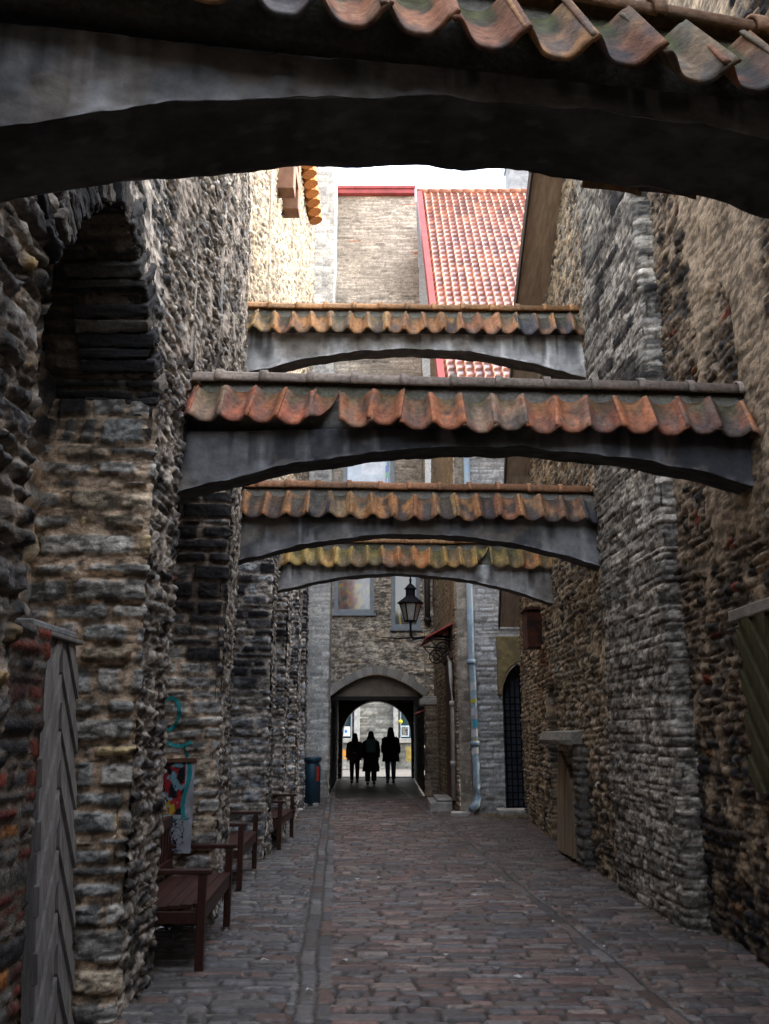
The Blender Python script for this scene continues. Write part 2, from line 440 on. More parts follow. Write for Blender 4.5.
# soffit of the niche
g = np.meshgrid(np.linspace(-2.2, -1.46, 30), np.linspace(6.55, 8.36, 50), indexing='ij')
sheet(wl, np.stack([g[0], g[1], g[0] * 0 + 4.32], -1), V3((0, 0, -1)), g[1], g[0] + 30, S_PIER2)
# dark voussoirs lining the arch of the recess
S_VOUS = style(37, 'courses', .7, .085, .014, .015, .022, .012, pal=((3, (.06, .058, .056)), (2, (.045, .044, .043)), (1, (.2, .17, .13))), mortar=(.30, .24, .18), cav=.4,
               soot=lambda u, z: .30 + 0 * u, lump=.02, bright=.6)
ts = np.linspace(A0 - .02, A1 + .02, 150)
ys = (A0 + A1) / 2 + (A1 - A0) / 2 * np.sin(np.linspace(-PI / 2, PI / 2, 160))
zs = arch_z(ys)
ys = np.concatenate([np.full(12, A0), ys, np.full(12, A1)]); zs = np.concatenate([np.linspace(ZS - .25, ZS - .02, 12), zs, np.linspace(ZS - .02, ZS - .25, 12)])
arc = np.concatenate([[0], np.cumsum(np.hypot(np.diff(ys), np.diff(zs)))])
xs = np.linspace(-2.27, -1.548, 46)
ty = np.gradient(ys); tz = np.gradient(zs); ln = np.hypot(ty, tz)
Pg = np.stack([xs[None, :] + 0 * ys[:, None], ys[:, None] + 0 * xs[None, :], zs[:, None] + 0 * xs[None, :]], -1)
Ng = np.stack([0 * ys, tz / np.maximum(ln, 1e-6), -ty / np.maximum(ln, 1e-6)], -1)[:, None, :] + 0 * Pg
sheet(wl, Pg, Ng, xs[None, :] + 0 * ys[:, None] + 9, arc[:, None] + 0 * xs[None, :] + 5, S_VOUS)
wl.add([(-2.5, -6, 0), (-2.5, 10, 0), (-2.5, 10, 7.4), (-2.5, -6, 7.4)], [[0, 1, 2, 3]], None, V3((.1, .09, .08)))
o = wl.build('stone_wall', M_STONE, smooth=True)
wall_o = o
av = MB(); q = random.Random(31)
ya = np.linspace(-PI / 2 + .12, PI / 2, 400); yy_ = (A0 + A1) / 2 + (A1 - A0) / 2 * np.sin(ya); za_ = ZS + .90 * (1 - np.abs(np.sin(ya)) ** 1.55)
sl_ = np.concatenate([[0], np.cumsum(np.hypot(np.diff(yy_), np.diff(za_)))])
pos = .0
while pos < sl_[-1] - .03:
    th_ = q.uniform(.055, .11)
    p0 = np.array([np.interp(pos + .006, sl_, yy_), np.interp(pos + .006, sl_, za_)]); p1 = np.array([np.interp(min(pos + th_ - .006, sl_[-1]), sl_, yy_), np.interp(min(pos + th_ - .006, sl_[-1]), sl_, za_)])
    t_ = (p1 - p0) / max(1e-6, np.hypot(*(p1 - p0))); n_ = np.array([-t_[1], t_[0]])
    L0 = q.uniform(.14, .30); jj = q.uniform(-.05, .02)
    x1 = -1.525 + q.uniform(-.02, .022)
    c_ = V3(q.choice(((.05, .048, .047), (.035, .035, .036), (.075, .07, .064), (.13, .115, .095)))) * q.uniform(.7, 1.2)
    pts_ = [tuple(p0 - n_ * (.03 + jj)), tuple(p1 - n_ * (.03 + jj + q.uniform(-.02, .02))), tuple(p1 + n_ * (L0 + q.uniform(-.03, .03)) + t_ * .01), tuple(p0 + n_ * L0 - t_ * .01)]
    av.prism(pts_, 'x', -2.0, x1, c_)
    pos += th_
avo = av.build('arch_stone', M_STONE, wall_o, fixn=True, bevel=.012, smooth=True)
md = avo.modifiers.new('Sub', 'SUBSURF'); md.subdivision_type = 'SIMPLE'; md.levels = md.render_levels = 3
tx0 = bpy.data.textures.new('stone_grain', 'CLOUDS'); tx0.noise_scale = .06; tx0.noise_depth = 4
md = avo.modifiers.new('Rough', 'DISPLACE'); md.texture = tx0; md.strength = .045; md.mid_level = .5; md.texture_coords = 'LOCAL'
tag(o, 'tall soot blackened rubble wall with arched recess beside chevron door and first bench', 'wall')

S_BF = lambda sd: style(sd, 'courses', .32, .12, .028, .014, .032, .018, rag=.006, pal=((4, (.36, .365, .36)), (2, (.28, .29, .30)), (3, (.40, .36, .30))), mortar=(.60, .53, .45), bright=1.45,
                        soot=lambda u, z: .50 * sstep(1.5, 2.4, z) + .12, cav=.25, lump=.03)
S_BS = lambda sd: style(sd, 'courses', .2, .075, .011, .012, .026, .02, rag=.012, pal=((4, (.46, .42, .36)), (3, (.30, .29, .27)), (1.5, DARK)), mortar=(.58, .51, .43), bright=1.4, soot=lambda u, z: .26 + 0 * u, cav=.55, warp=.08, lump=.03)

# chevron door in the recess, its stone lintel above
def chevron_leaf(w, h, plank, thick, depth=.012, slope=1.7):
    """planks in a chevron; local: x across 0..w, y out of the leaf, z up"""
    mb = MB()
    mb.box2((0, 0, 0), (w, thick, h), None)
    n = int((h + 2 * w) / plank) + 4
    for sd in (0, 1):
        for k in range(-1, n + int(2 * w / plank)):
            za = k * plank - w * 1.2
            x0, x1 = (0.0, w / 2 - .003) if sd == 0 else (w / 2 + .003, w)
            sl = slope if sd == 0 else -slope
            pts = []
            for (x, zz) in ((x0, za), (x1, za), (x1, za + plank * .9), (x0, za + plank * .9)):
                pts.append((x, zz + sl * (x - (0 if sd == 0 else w))))
            dp = -depth * (.45 + .55 * ((k + sd) % 2)) - rng.random() * .004
            for lim, sgn in ((.004, 1), (h - .004, -1)):      # cut the plank at the bottom and the top of the leaf
                out = []
                for i0 in range(len(pts)):
                    (xa, za_), (xb, zb_) = pts[i0 - 1], pts[i0]
                    ina, inb = (za_ - lim) * sgn >= 0, (zb_ - lim) * sgn >= 0
                    if ina != inb:
                        t_ = (lim - za_) / (zb_ - za_); out.append((xa + (xb - xa) * t_, lim))
                    if inb:
                        out.append((xb, zb_))
                pts = out
                if len(pts) < 3:
                    break
            if len(pts) < 3:
                continue
            if max(p[1] for p in pts) - min(p[1] for p in pts) < .01:
                continue
            mb.prism(pts, 'y', dp, .002)
    return mb
door = empty('chevron_plank_door', (-1.745, 5.42, 0), R(-90))
mb = chevron_leaf(.52, 2.08, .15, .045, .028); mb.build('door_leaf', M_GREYWOOD, door, fixn=True)
mb = MB(); mb.box2((-.015, -.05, 2.083), (.54, .06, 2.108)); mb.build('head_board', M_GREYWOOD, door, bevel=.006)
# local +y is world +x after the turn, so the leaf faces the street at local -y -> flip by mirroring the turn
door.rotation_euler = (0, 0, R(90)); door.location = (-1.645, 4.64, .02); door.rotation_euler = (R(-4), 0, R(90))
tag(door, 'grey wooden door with chevron planks in the wall recess, red bricks beside it', 'door')
lt = MB()
g = np.meshgrid(np.linspace(0, 1, 40), np.linspace(0, 1, 12), indexing='ij')
lt.box2((-2.24, 4.56, 2.135), (-1.80, 5.24, 2.18))
o = lt.build('door_lintel', mat('lintel_stone', GREY, .9, nscale=12, bump=.6), bevel=.012)
tag(o, 'flat grey stone lintel resting over the chevron plank door', 'lintel')
jm = MB()     # brick and rubble blocking on the near side of the door
strip(jm, [(-1.72, 3.7, 3.7), (-1.70, 4.56, 4.56), (-1.78, 4.6, 4.62), (-2.2, 4.62, 5.0)], 0, 2.12, .02,
      style(41, 'courses', .2, .085, .016, .012, .014, .012, pal=((3, BRICK), (1, ORNG), (3, (.2, .19, .17)), (1, DARK), (2, (.16, .05, .035))), mortar=(.25, .2, .15), soot=lambda u, z: .35 + 0 * u, cav=.5))
g = np.meshgrid(np.linspace(-2.24, -1.70, 26), np.linspace(3.78, 4.62, 40), indexing='ij')
sheet(jm, np.stack([g[0] - .02, g[1], 2.12 + 0 * g[1]], -1), V3((0, 0, 1)), g[1], g[0], lambda u, z: (.02 * (fbm(u * 9, z * 9, 44, 3) - .5), np.zeros(u.shape + (3,)) + V3((.2, .17, .14))))
o = jm.build('brick_blocking', M_STONE, smooth=True)
tag(o, 'rough patch of red brick and rubble filling the recess beside the chevron door', 'brickwork')

# ================================================================== LEFT: the row of buttresses beyond and the house wall behind them
btxt = ['stone buttress between the second and third wooden bench, blackened upper courses',
        'narrow stone buttress just beyond the third bench',
        'pale stone buttress, fourth counted from the graffiti one',
        'pale stone buttress standing next to the teal litter bin']
for i, (y0, y1, x, xe, top) in enumerate(((12.55, 13.35, -1.60, -1.62, 5.2), (15.0, 15.9, -1.66, -1.68, 5.0), (17.9, 18.7, -1.74, -1.75, 5.2), (20.3, 20.9, -1.79, -1.81, 5.4))):
    b = MB()
    sf, ss = S_BF(50 + i), S_BS(60 + i)
    zt = lambda xx, yy, top=top: top - (xx + 2.2) * .5
    strip(b, [(-2.18, y0, 10), (x - .03, y0, 10.55), (x, y0 + .03, 10.6)], 0, zt, .02, sf)
    strip(b, [(x, y0 + .03, y0), (xe, y1 - .03, y1), (xe - .04, y1, y1 + .05), (-2.18, y1, y1 + .6)], 0, zt, .025, ss)
    g = np.meshgrid(np.linspace(-2.2, x + .02, 24), np.linspace(y0 - .02, y1 + .02, 30), indexing='ij')
    sheet(b, np.stack([g[0], g[1], top - (g[0] + 2.2) * .5], -1), V3((0, 0, 1)), g[0], g[1], sf)
    tag(b.build('stone_buttress', M_STONE, smooth=True), btxt[i], 'buttress', 'stone buttresses along the left side of the passage')

def quoin(u, z, h, col, p, r):
    a = np.floor(z / .42); st = ((z / .42 - a) < .42 + .2 * (hsh(a, a * 0, 72) - .5)) & (u < 11.9 + .9 * hsh(a, a * 0, 73)) & (u > 10.4)
    return h + .03 * st, mix(col, col * .28, st * .85)
S_LHOUSE = style(71, 'rubble', .26, .11, .012, .025, .04, .02, pal=((4, (.38, .32, .23)), (3, (.31, .27, .20)), (1, (.2, .16, .12))), mortar=(.42, .35, .26), cav=.4, warp=.06, lump=.05,
                 rag=.014, extra=quoin, plaster=lambda u, z: .36 * sstep(4.5, 7, z), plaster_col=(.42, .345, .24), soot=lambda u, z: .3 * sstep(4.5, 3, z))
lh = empty('stone_house', (-2.15, 17, 0))
b = MB(); strip(b, [(-2.15, 10.0, 10), (-2.15, 24.65, 24.65)], 0, lambda x, y: np.where(y < 14.6, 12.3, np.where(y < 18.5, 15.2, 19.0)), .045, S_LHOUSE)
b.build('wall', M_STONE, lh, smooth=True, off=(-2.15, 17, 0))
b = MB()     # dark quoin strip with a pointed blind arch, then timber hoist box and tiled eave
for (ya, za, zb) in ((15.55, 12.35, 15.5), (16.5, 12.5, 15.5)):
    b.box2((-2.16, ya, za - .25), (-1.80, ya + .36, zb))
for k in range(5):
    b.box2((-2.16, 15.9, 12.7 + k * .42), (-1.80, 16.5, 13.0 + k * .42))
b.build('hoist_beam', mat('brown_hoist_timber', (.17, .085, .05), .75, nscale=4, namt=.4), lh, off=(-2.15, 17, 0), bevel=.02)
b = MB()
for k in range(9):
    yy = 18.6 + k * .42
    b.tube([(-2.2, yy, 16.2), (-2.05, yy, 15.9), (-1.90, yy, 15.4)], [.2, .2, .19], 10, V3(ORNG) * (.7 + .5 * rng.random()))
b.box2((-2.2, 18.4, 16.0), (-2.08, 22.4, 18.9), V3(ORNG) * .6)
b.build('tiled_eave', M_TILE, lh, off=(-2.15, 17, 0))
tag(lh, 'cream sunlit house wall rising above the row of buttresses, timber beams near its top', 'house')

# ================================================================== END: gate house over the passage
gh = empty('gate_house', (-.2, 25.4, 0)); OG = (-.2, 25.4, 0)
S_ENDT = style(82, 'courses', .34, .085, .008, .014, .012, .010, pal=((4, (.36, .335, .30)), (3, (.33, .31, .28)), (1, (.27, .255, .23)), (.07, (.36, .12, .07))), mortar=(.40, .365, .32), cav=.3, lump=.03, warp=.05, bright=V3((1.08, 1.0, .89)))
S_ENDL = style(81, 'courses', .42, .14, .014, .016, .02, .016, rag=.003, pal=((4, (.54, .50, .44)), (3, (.48, .455, .41)), (2, (.55, .48, .38)), (.4, (.30, .29, .28)), (.12, BRICK)), mortar=(.66, .60, .52), cav=.1, bright=V3((1.08, 1.0, .89)), lump=.03, warp=.07,
              plaster=lambda u, z: .30 * sstep(4.6, 5.2, z) * sstep(7.5, 6.5, z), plaster_col=(.52, .47, .40))
def S_END(u, z):
    h1, c1 = S_ENDL(u, z); h2, c2 = S_ENDT(u, z); a = sstep(7.0, 7.8, z + .8 * (fbm(u * 2, z * 2, 86, 3) - .5))
    return h1 * (1 - a) + h2 * a, mix(c1, c2, a)
TX0, TX1 = -1.52, 1.12
def tz_arch(x, y=None):
    t = np.clip((x - (TX0 + TX1) / 2) / ((TX1 - TX0) / 2), -1, 1)
    return 2.62 + .62 * (1 - np.abs(t) ** 1.7)
WINS = [(-1.42, -.33, 4.98, 6.4), (.22, 1.0, 4.55, 6.5), (-1.2, .27, 7.7, 10.3)]     # windows of the gate house
def nowin(x, y, z):
    k = ~((x > 1.2) & (z > 8.3)) & ~((x > 1.2 - .026 * (z - 11)) & (z > 11))
    for a, b_, c, d in WINS:
        k &= ~((x > a) & (x < b_) & (z > c) & (z < d))
    return k
b = MB()
strip(b, [(TX0 - .02, 25.4, 0), (1.48, 25.4, 2.96)], lambda x, y: np.where(x > TX1, 0, tz_arch(x)), 18.45, .03, S_END, keep=nowin)
strip(b, [(-2.3, 24.6, -1), (TX0 - .03, 24.6, -.2), (TX0, 24.63, -.15), (TX0, 25.45, .5)], 0, 20.2, .035,
      style(83, 'courses', .42, .12, .006, .012, .014, .01, pal=((4, (.53, .51, .46)), (3, (.46, .45, .42))), mortar=(.58, .54, .47), cav=.25, lump=.015))
# arch reveal ring
g = np.meshgrid(np.linspace(TX0, TX1, 60), np.linspace(25.37, 25.75, 10), indexing='ij')
sheet(b, np.stack([g[0], g[1], tz_arch(g[0])], -1), V3((0, 0, -1)), g[0], g[1], style(85, 'courses', .3, .3, .01, .02, .01, .008, pal=((1, (.26, .23, .2)),), mortar=(.2, .18, .15)))
b.build('wall', M_STONE, gh, smooth=True, off=OG)
b = MB()
xs = np.linspace(TX0, TX1, 40)
b.add(np.array([(x, 25.72, z) for x in xs for z in (2.60, float(tz_arch(x)) + .05)]), [[2 * i, 2 * i + 2, 2 * i + 3, 2 * i + 1] for i in range(39)])
b.build('tympanum', M_PLASTER, gh, off=OG)
b = MB()      # dressed stones round the arch, a little proud of the wall
xr = np.linspace(TX0 - .0, TX1, 61); zr0 = tz_arch(xr) + .0
for i in range(20):
    i0, i1 = i * 3, i * 3 + 3
    lo = [(xr[j], float(zr0[j]) + .004) for j in range(i0, i1 + 1)]
    nx_ = lambda j: np.array([-np.gradient(zr0)[j], np.gradient(xr)[j]]) / math.hypot(np.gradient(zr0)[j], np.gradient(xr)[j])
    wd = .20 + .05 * rng.random()
    hi = [(xr[j] + nx_(j)[0] * wd, float(zr0[j]) + nx_(j)[1] * wd) for j in range(i1, i0 - 1, -1)]
    b.prism(lo + hi, 'y', 25.345 - .012 * rng.random(), 25.42, V3((.42, .39, .34)) * rng.uniform(.7, 1.1))
b.build('arch_ring', M_STONE, gh, off=OG, fixn=True, bevel=.008)
b = MB(); b.box2((TX0 - .02, 25.55, 2.53), (TX1 + .02, 25.9, 2.64)); b.build('lintel_beam', mat('black_timber', (.02, .017, .015), .8), gh, off=OG, bevel=.01)
b = MB()      # passage: side walls, ceiling, inner arch
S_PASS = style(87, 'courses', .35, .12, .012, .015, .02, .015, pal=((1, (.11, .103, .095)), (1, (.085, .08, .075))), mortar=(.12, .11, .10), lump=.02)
IX0, IX1, IY = -1.72, 1.08, 35.0
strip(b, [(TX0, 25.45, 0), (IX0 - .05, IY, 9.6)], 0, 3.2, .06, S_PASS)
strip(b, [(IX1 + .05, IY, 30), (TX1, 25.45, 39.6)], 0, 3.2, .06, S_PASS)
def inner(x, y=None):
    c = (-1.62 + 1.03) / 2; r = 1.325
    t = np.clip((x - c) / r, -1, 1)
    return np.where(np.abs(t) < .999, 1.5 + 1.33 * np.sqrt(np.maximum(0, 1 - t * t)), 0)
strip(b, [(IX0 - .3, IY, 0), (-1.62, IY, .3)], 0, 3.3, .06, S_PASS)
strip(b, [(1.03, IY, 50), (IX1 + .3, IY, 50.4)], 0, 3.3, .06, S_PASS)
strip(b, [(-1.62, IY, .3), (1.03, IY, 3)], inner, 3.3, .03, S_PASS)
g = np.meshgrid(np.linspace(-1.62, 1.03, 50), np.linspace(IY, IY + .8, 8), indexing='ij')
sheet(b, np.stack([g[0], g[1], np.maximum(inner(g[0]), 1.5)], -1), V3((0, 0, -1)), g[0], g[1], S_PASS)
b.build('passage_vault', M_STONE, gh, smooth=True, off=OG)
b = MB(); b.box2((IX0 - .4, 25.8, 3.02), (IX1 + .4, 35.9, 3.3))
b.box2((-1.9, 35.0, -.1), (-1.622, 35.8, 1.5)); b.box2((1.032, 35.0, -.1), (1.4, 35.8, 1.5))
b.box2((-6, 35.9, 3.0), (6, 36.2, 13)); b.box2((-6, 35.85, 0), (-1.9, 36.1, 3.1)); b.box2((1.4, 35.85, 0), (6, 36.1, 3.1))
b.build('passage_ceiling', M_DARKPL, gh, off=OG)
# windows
def paint(fn, n, m):
    u, v = np.meshgrid(np.linspace(0, 1, n), np.linspace(0, 1, m), indexing='ij')
    return u, v, fn(u, v)
def warm(u, v):
    n = fbm(u * 5, v * 6, 91, 4); k = fbm(u * 9 + 4, v * 9, 92, 3)
    c = mix(np.zeros(u.shape + (3,)) + V3((.20, .16, .13)), V3((.28, .07, .05)), sstep(.5, .62, n))
    c = mix(c, V3((.40, .28, .06)), sstep(.56, .66, k) * (v < .6)); return mix(c, V3((.05, .06, .06)), sstep(.55, .7, fbm(u * 7, v * 5 + 8, 93, 3)))
def brown(u, v):
    c = np.zeros(u.shape + (3,)) + V3((.14, .085, .04))
    c = mix(c, V3((.02, .02, .025)), ((u > .62) | (v < .25)).astype(float))
    return mix(c, V3((.5, .36, .03)), sstep(.05, .02, np.abs(u - .28 + .25 * (v - .15))) * (v < .28))
def milky(u, v):
    c = np.zeros(u.shape + (3,)) + V3((.62, .68, .72))
    c = mix(c, V3((.8, .82, .84)), ((u > .35) & (u < .78) & (v > .55)).astype(float))
    st = (u > .845).astype(float)
    k = hsh(np.floor(u * 60), np.floor(v * 14), 5)
    c = mix(c, V3((.03, .06, .32)), st * (k < .5)); c = mix(c, V3((.05, .3, .08)), st * (k > .62)); return c
for (x0, x1, z0, z1), fn in zip(WINS, (warm, brown, milky)):
    f = MB()
    t = .09
    f.box2((x0 - .03, 25.36, z0 - .02), (x0 + t, 25.55, z1)); f.box2((x1 - t, 25.36, z0 - .02), (x1 + .03, 25.55, z1))
    f.box2((x0 + t, 25.36, z0 - .02), (x1 - t, 25.55, z0 + t)); f.box2((x0 + t, 25.36, z1 - t), (x1 - t, 25.55, z1))
    f.box2((x0 - .08, 25.28, z0 - .10), (x1 + .08, 25.5, z0 - .025))
    w = f.build('window', M_FRAME, gh, off=OG, bevel=.008)
    p = MB(); u, v, col = paint(fn, 40, 40)
    p.grid(np.stack([x0 + (x1 - x0) * u, 25.5 + 0 * u, z0 + (z1 - z0) * v], -1), col)
    p.build('pane', M_GLASS, w, off=OG)
b = MB(); b.box2((TX0 - .05, 25.22, 18.45), (.98, 25.6, 18.68)); b.box2((TX0 - .05, 25.18, 18.6), (1.0, 25.215, 18.70))
b.build('parapet_cap', M_PINK, gh, off=OG, bevel=.01)
tag(gh, 'grey stone gate house closing the passage, broad arched opening below leaded windows', 'gate house')

# ================================================================== RIGHT: brown house with red tiled roof, and the grey wall beside it
bh = empty('corner_house', (1.5, 19.4, 0)); OB = (1.5, 19.4, 0)
S_BROWN = style(101, 'courses', .26, .085, .010, .014, .022, .014, pal=((4, (.33, .265, .19)), (3, (.28, .225, .165)), (1, (.2, .17, .14))), mortar=(.37, .30, .22), cav=.35, lump=.03,
                plaster=lambda u, z: .56 * sstep(3.4, 4.2, z) * sstep(23.8, 23, u), plaster_col=(.33, .245, .155))
roofz = lambda y: 8.6 + 1.43 * (y - 19.3)
S_GREYW = style(103, 'courses', .34, .10, .010, .02, .03, .022, pal=((4, (.52, .515, .50)), (3, (.45, .45, .44)), (1, (.33, .31, .28))), mortar=(.55, .52, .48), cav=.35, lump=.03,
                plaster=lambda u, z: .42 * sstep(1.5, 3.5, z) + 0 * u, plaster_col=(.58, .57, .545))
b = MB()
strip(b, [(1.40, 25.42, 25.4), (1.54, 19.32, 19.3), (1.57, 19.29, 19.25)], 0, lambda x, y: np.maximum(8.5, roofz(y) - .1), .035, S_BROWN)
strip(b, [(1.57, 19.29, 4), (1.80, 19.29, 4.27), (1.83, 19.32, 4.3), (1.83, 19.45, 4.4)], 0, 8.6, .03,
      style(105, 'courses', .3, .20, .006, .012, .012, .01, pal=((4, (.36, .31, .25)), (3, (.32, .28, .22))), mortar=(.4, .34, .27), cav=.25, lump=.015))
DX0, DX1 = 2.52, 3.5
def gdoor(x, y, z):
    return ~((x > DX0) & (x < DX1) & (z < 2.35 + .75 * np.sqrt(np.maximum(0, 1 - ((x - 3.0) / .5) ** 2))))
strip(b, [(1.8, 19.42, 0), (4.6, 19.42, 2.8)], 0, 8.6, .03, S_GREYW, keep=gdoor)
b.build('wall', M_STONE, bh, smooth=True, off=OB)
# doorway lining
b = MB()
zz = np.concatenate([np.linspace(0, 2.35, 24), 2.35 + .75 * np.sin(np.linspace(.05, PI - .05, 30)), np.linspace(2.35, 0, 24)])
xx = np.concatenate([np.full(24, DX0), 3.01 - .49 * np.cos(np.linspace(.05, PI - .05, 30)), np.full(24, DX1)])
yy = np.linspace(19.38, 19.95, 8)
P = np.stack([xx[:, None] + 0 * yy, 0 * xx[:, None] + yy, zz[:, None] + 0 * yy], -1)
b.grid(P, V3((.2, .19, .18)))
b.box2((DX0 - .2, 19.95, -.1), (DX1 + .2, 20.1, 3.3), V3((.03, .03, .03)))
b.build('doorway_lining', M_STONE, bh, off=OB)
b = MB()     # yellowish arch stones above the grille
th = np.linspace(0, PI, 24)
pts = [(3.0 - .5 * math.cos(t), 2.42 + .72 * math.sin(t)) for t in th] + [(3.52, 3.62), (2.42, 3.62)]
b.prism([(2.42, 2.42)] + pts[:24] + [(3.56, 2.42), (3.56, 3.66), (2.42, 3.66)], 'y', 19.33, 19.5); b.build('arch_stone', M_OCHRE, bh, off=OB, fixn=True, bevel=.01)
b = MB()     # iron grille leaf
for k in range(9):
    x = DX0 + .06 + k * .11
    b.box2((x, 19.6, .05), (x + .028, 19.63, 2.35 + .70 * math.sqrt(max(0, 1 - ((x - 3.0) / .5) ** 2))))
for k in range(17):
    b.box2((DX0 + .02, 19.57, .12 + k * .14), (DX1 - .02, 19.6, .145 + k * .14))
b.build('grille_door', M_IRON, bh, off=OB)
b = MB()     # mottled dark blue panel behind, seen between the bars
b.box2((DX0, 19.9, .0), (DX1, 19.94, 3.1)); b.build('door_panel', mat('blue_black_paint', (.10, .115, .15), .5, nscale=9, namt=.6), bh, off=OB)
# house door on the passage side
dx = lambda y: 1.40 + (25.42 - y) / (25.42 - 19.32) * .14
a = math.atan2(.38, -6.1)
def side(y, out=0):   # a point on the passage-side wall face, moved out into the passage
    return (dx(y) - out, y)
b = MB()
for k in range(6):
    y0 = 19.85 + k * .25
    x0 = dx(y0 + .12) - .03
    b.box((x0, y0 + .12, 1.72), (.05, .235, 3.05), rz=math.atan(.14 / 6.1))
b.box((dx(20.6) - .05, 20.6, 3.3), (.12, 1.75, .14), rz=math.atan(.14 / 6.1))
b.build('door', M_BROWNWOOD, bh, off=OB, bevel=.006)
# roof
n, m = 230, 480
uu = np.linspace(1.42, 6.4, n)[:, None]; vv = np.linspace(-.35, 13.8, m)[None, :]
T = .225; RW = .30
row = np.floor(vv / RW); fr = vv / RW - row
ph = uu / T + .03 * hsh(row, row * 0, 3)
cidx = np.floor(ph); ft = ph - cidx
wave = (.5 + .5 * np.cos(2 * PI * (ft + .1 * np.sin(2 * PI * ft)))) ** 1.3
hh = .062 * wave + .058 * (1 - fr) + .006 * (hsh(cidx, row, 9) - .5)
r1 = hsh(cidx, row, 21); r2 = hsh(cidx, row, 22)
col = mix(np.zeros(hh.shape + (3,)) + V3((.20, .05, .022)), V3((.29, .10, .042)), r1 + 0 * hh)
col = col * (.55 + .8 * r2)[..., None]
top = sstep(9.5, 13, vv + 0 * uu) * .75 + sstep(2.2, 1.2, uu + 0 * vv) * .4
pan_sheen = sstep(.34, .06, wave) * sstep(.16, .42, fr + 0 * uu) * sstep(1.0, .75, fr + 0 * uu) * np.clip(.80 - top + .5 * (fbm(uu * 1.3, vv * 1.3, 31, 4) - .5), 0, 1)  # sky sheen painted into the tile pans as pale colour
col = mix(col, V3((.58, .53, .56)), .72 * pan_sheen * (.6 + .4 * r1))
sl = math.atan(1.43); cs, sn = math.cos(sl), math.sin(sl)
P = np.stack([uu - .22 * vv / 13.8, 19.1 + vv * cs - hh * sn + 0 * uu, 8.35 + vv * sn + hh * cs + 0 * uu], -1)
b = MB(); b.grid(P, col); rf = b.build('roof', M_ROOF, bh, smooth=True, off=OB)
b = MB()     # red sheet along the verge and the ridge
vz = np.array([-.4, 13.9])
for (x0, x1, hgt) in ((1.33, 1.50, .10),):
    pts = []
    for vq in vz:
        for xq, hq in ((x0, -.25), (x0, hgt), (x1, hgt), (x1, -.25)):
            pts.append((xq - .22 * vq / 13.8, 19.1 + vq * cs - hq * sn, 8.35 + vq * sn + hq * cs))
    b.add(pts, [[0, 1, 5, 4], [1, 2, 6, 5], [2, 3, 7, 6], [3, 0, 4, 7]], [[0, 3, 2, 1], [4, 5, 6, 7]])
b.build('verge_flashing', M_PINK, rf, off=OB)
b = MB()
ry, rz_ = 19.1 + 13.8 * cs, 8.35 + 13.8 * sn
for k in range(13):
    x0 = 1.1 + k * .4
    b.tube([(x0, ry, rz_), (x0 + .42, ry, rz_)], [.14, .125], 10, V3((.36, .14, .08)) * (.7 + .5 * rng.random()))
b.build('ridge_tiles', M_TILE, rf, off=OB, smooth=True)
b = MB()    # back slope so that the roof is a roof from anywhere
b.add([(1.1, ry, rz_), (6.2, ry, rz_), (6.2, ry + 7, rz_ - 10), (1.1, ry + 7, rz_ - 10)], [[0, 1, 2, 3]]); b.build('back_slope', M_TILE, rf, off=OB)
b = MB(); b.box2((4.35, ry + .5, rz_ - 1.2), (5.15, ry + 1.2, rz_ + 1.5)); b.box2((4.3, ry + .45, rz_ + 1.5), (5.2, ry + 1.25, rz_ + 1.62))
b.build('chimney', mat('pale_chimney_render', (.27, .27, .265), .9), rf, off=OB, bevel=.02)
tag(bh, 'brown corner house with red pantile roof above the pale blue drainpipe', 'house')

# door canopy, lantern, pipes, step
cn = empty('door_canopy', (1.4, 20.6, 3.4))
b = MB()
ax = math.atan(.14 / 6.1)
b.add([(dx(21.9) + .02, 21.9, 4.0), (dx(19.7) + .02, 19.7, 4.0), (dx(19.7) - .62, 19.7, 3.66), (dx(21.9) - .62, 21.9, 3.66),
       (dx(21.9) + .02, 21.9, 4.03), (dx(19.7) + .02, 19.7, 4.03), (dx(19.7) - .62, 19.7, 3.69), (dx(21.9) - .62, 21.9, 3.69)],
      [[0, 1, 2, 3], [7, 6, 5, 4], [0, 4, 5, 1], [1, 5, 6, 2], [2, 6, 7, 3], [3, 7, 4, 0]])
b.build('canopy_sheet', mat('red_sheet_roof', (.42, .06, .045), .5), cn, off=(1.4, 20.6, 3.4))
for y in (19.78, 21.7):
    b = MB()
    x = dx(y)
    b.tube([(x, y, 3.15), (x, y, 3.95)], .02, 8)
    b.tube([(x, y, 3.62), (x - .55, y, 3.66)], .018, 8)
    ring = [(x - .24 + .16 * math.cos(t), y, 3.42 + .16 * math.sin(t)) for t in np.linspace(0, 2 * PI, 22)]
    b.tube(ring, .016, 6)
    ring = [(x - .24 + .08 * math.cos(t), y, 3.42 + .08 * math.sin(t)) for t in np.linspace(0, 2 * PI, 16)]
    b.tube(ring, .014, 6)
    b.tube([(x, y, 3.2), (x - .12, y, 3.3), (x - .4, y, 3.5), (x - .55, y, 3.66)], .014, 6)
    b.build('scroll_bracket', M_IRON, cn, off=(1.4, 20.6, 3.4))
tag(cn, 'small sloping red sheet canopy on iron scroll brackets over the brown house door', 'canopy')

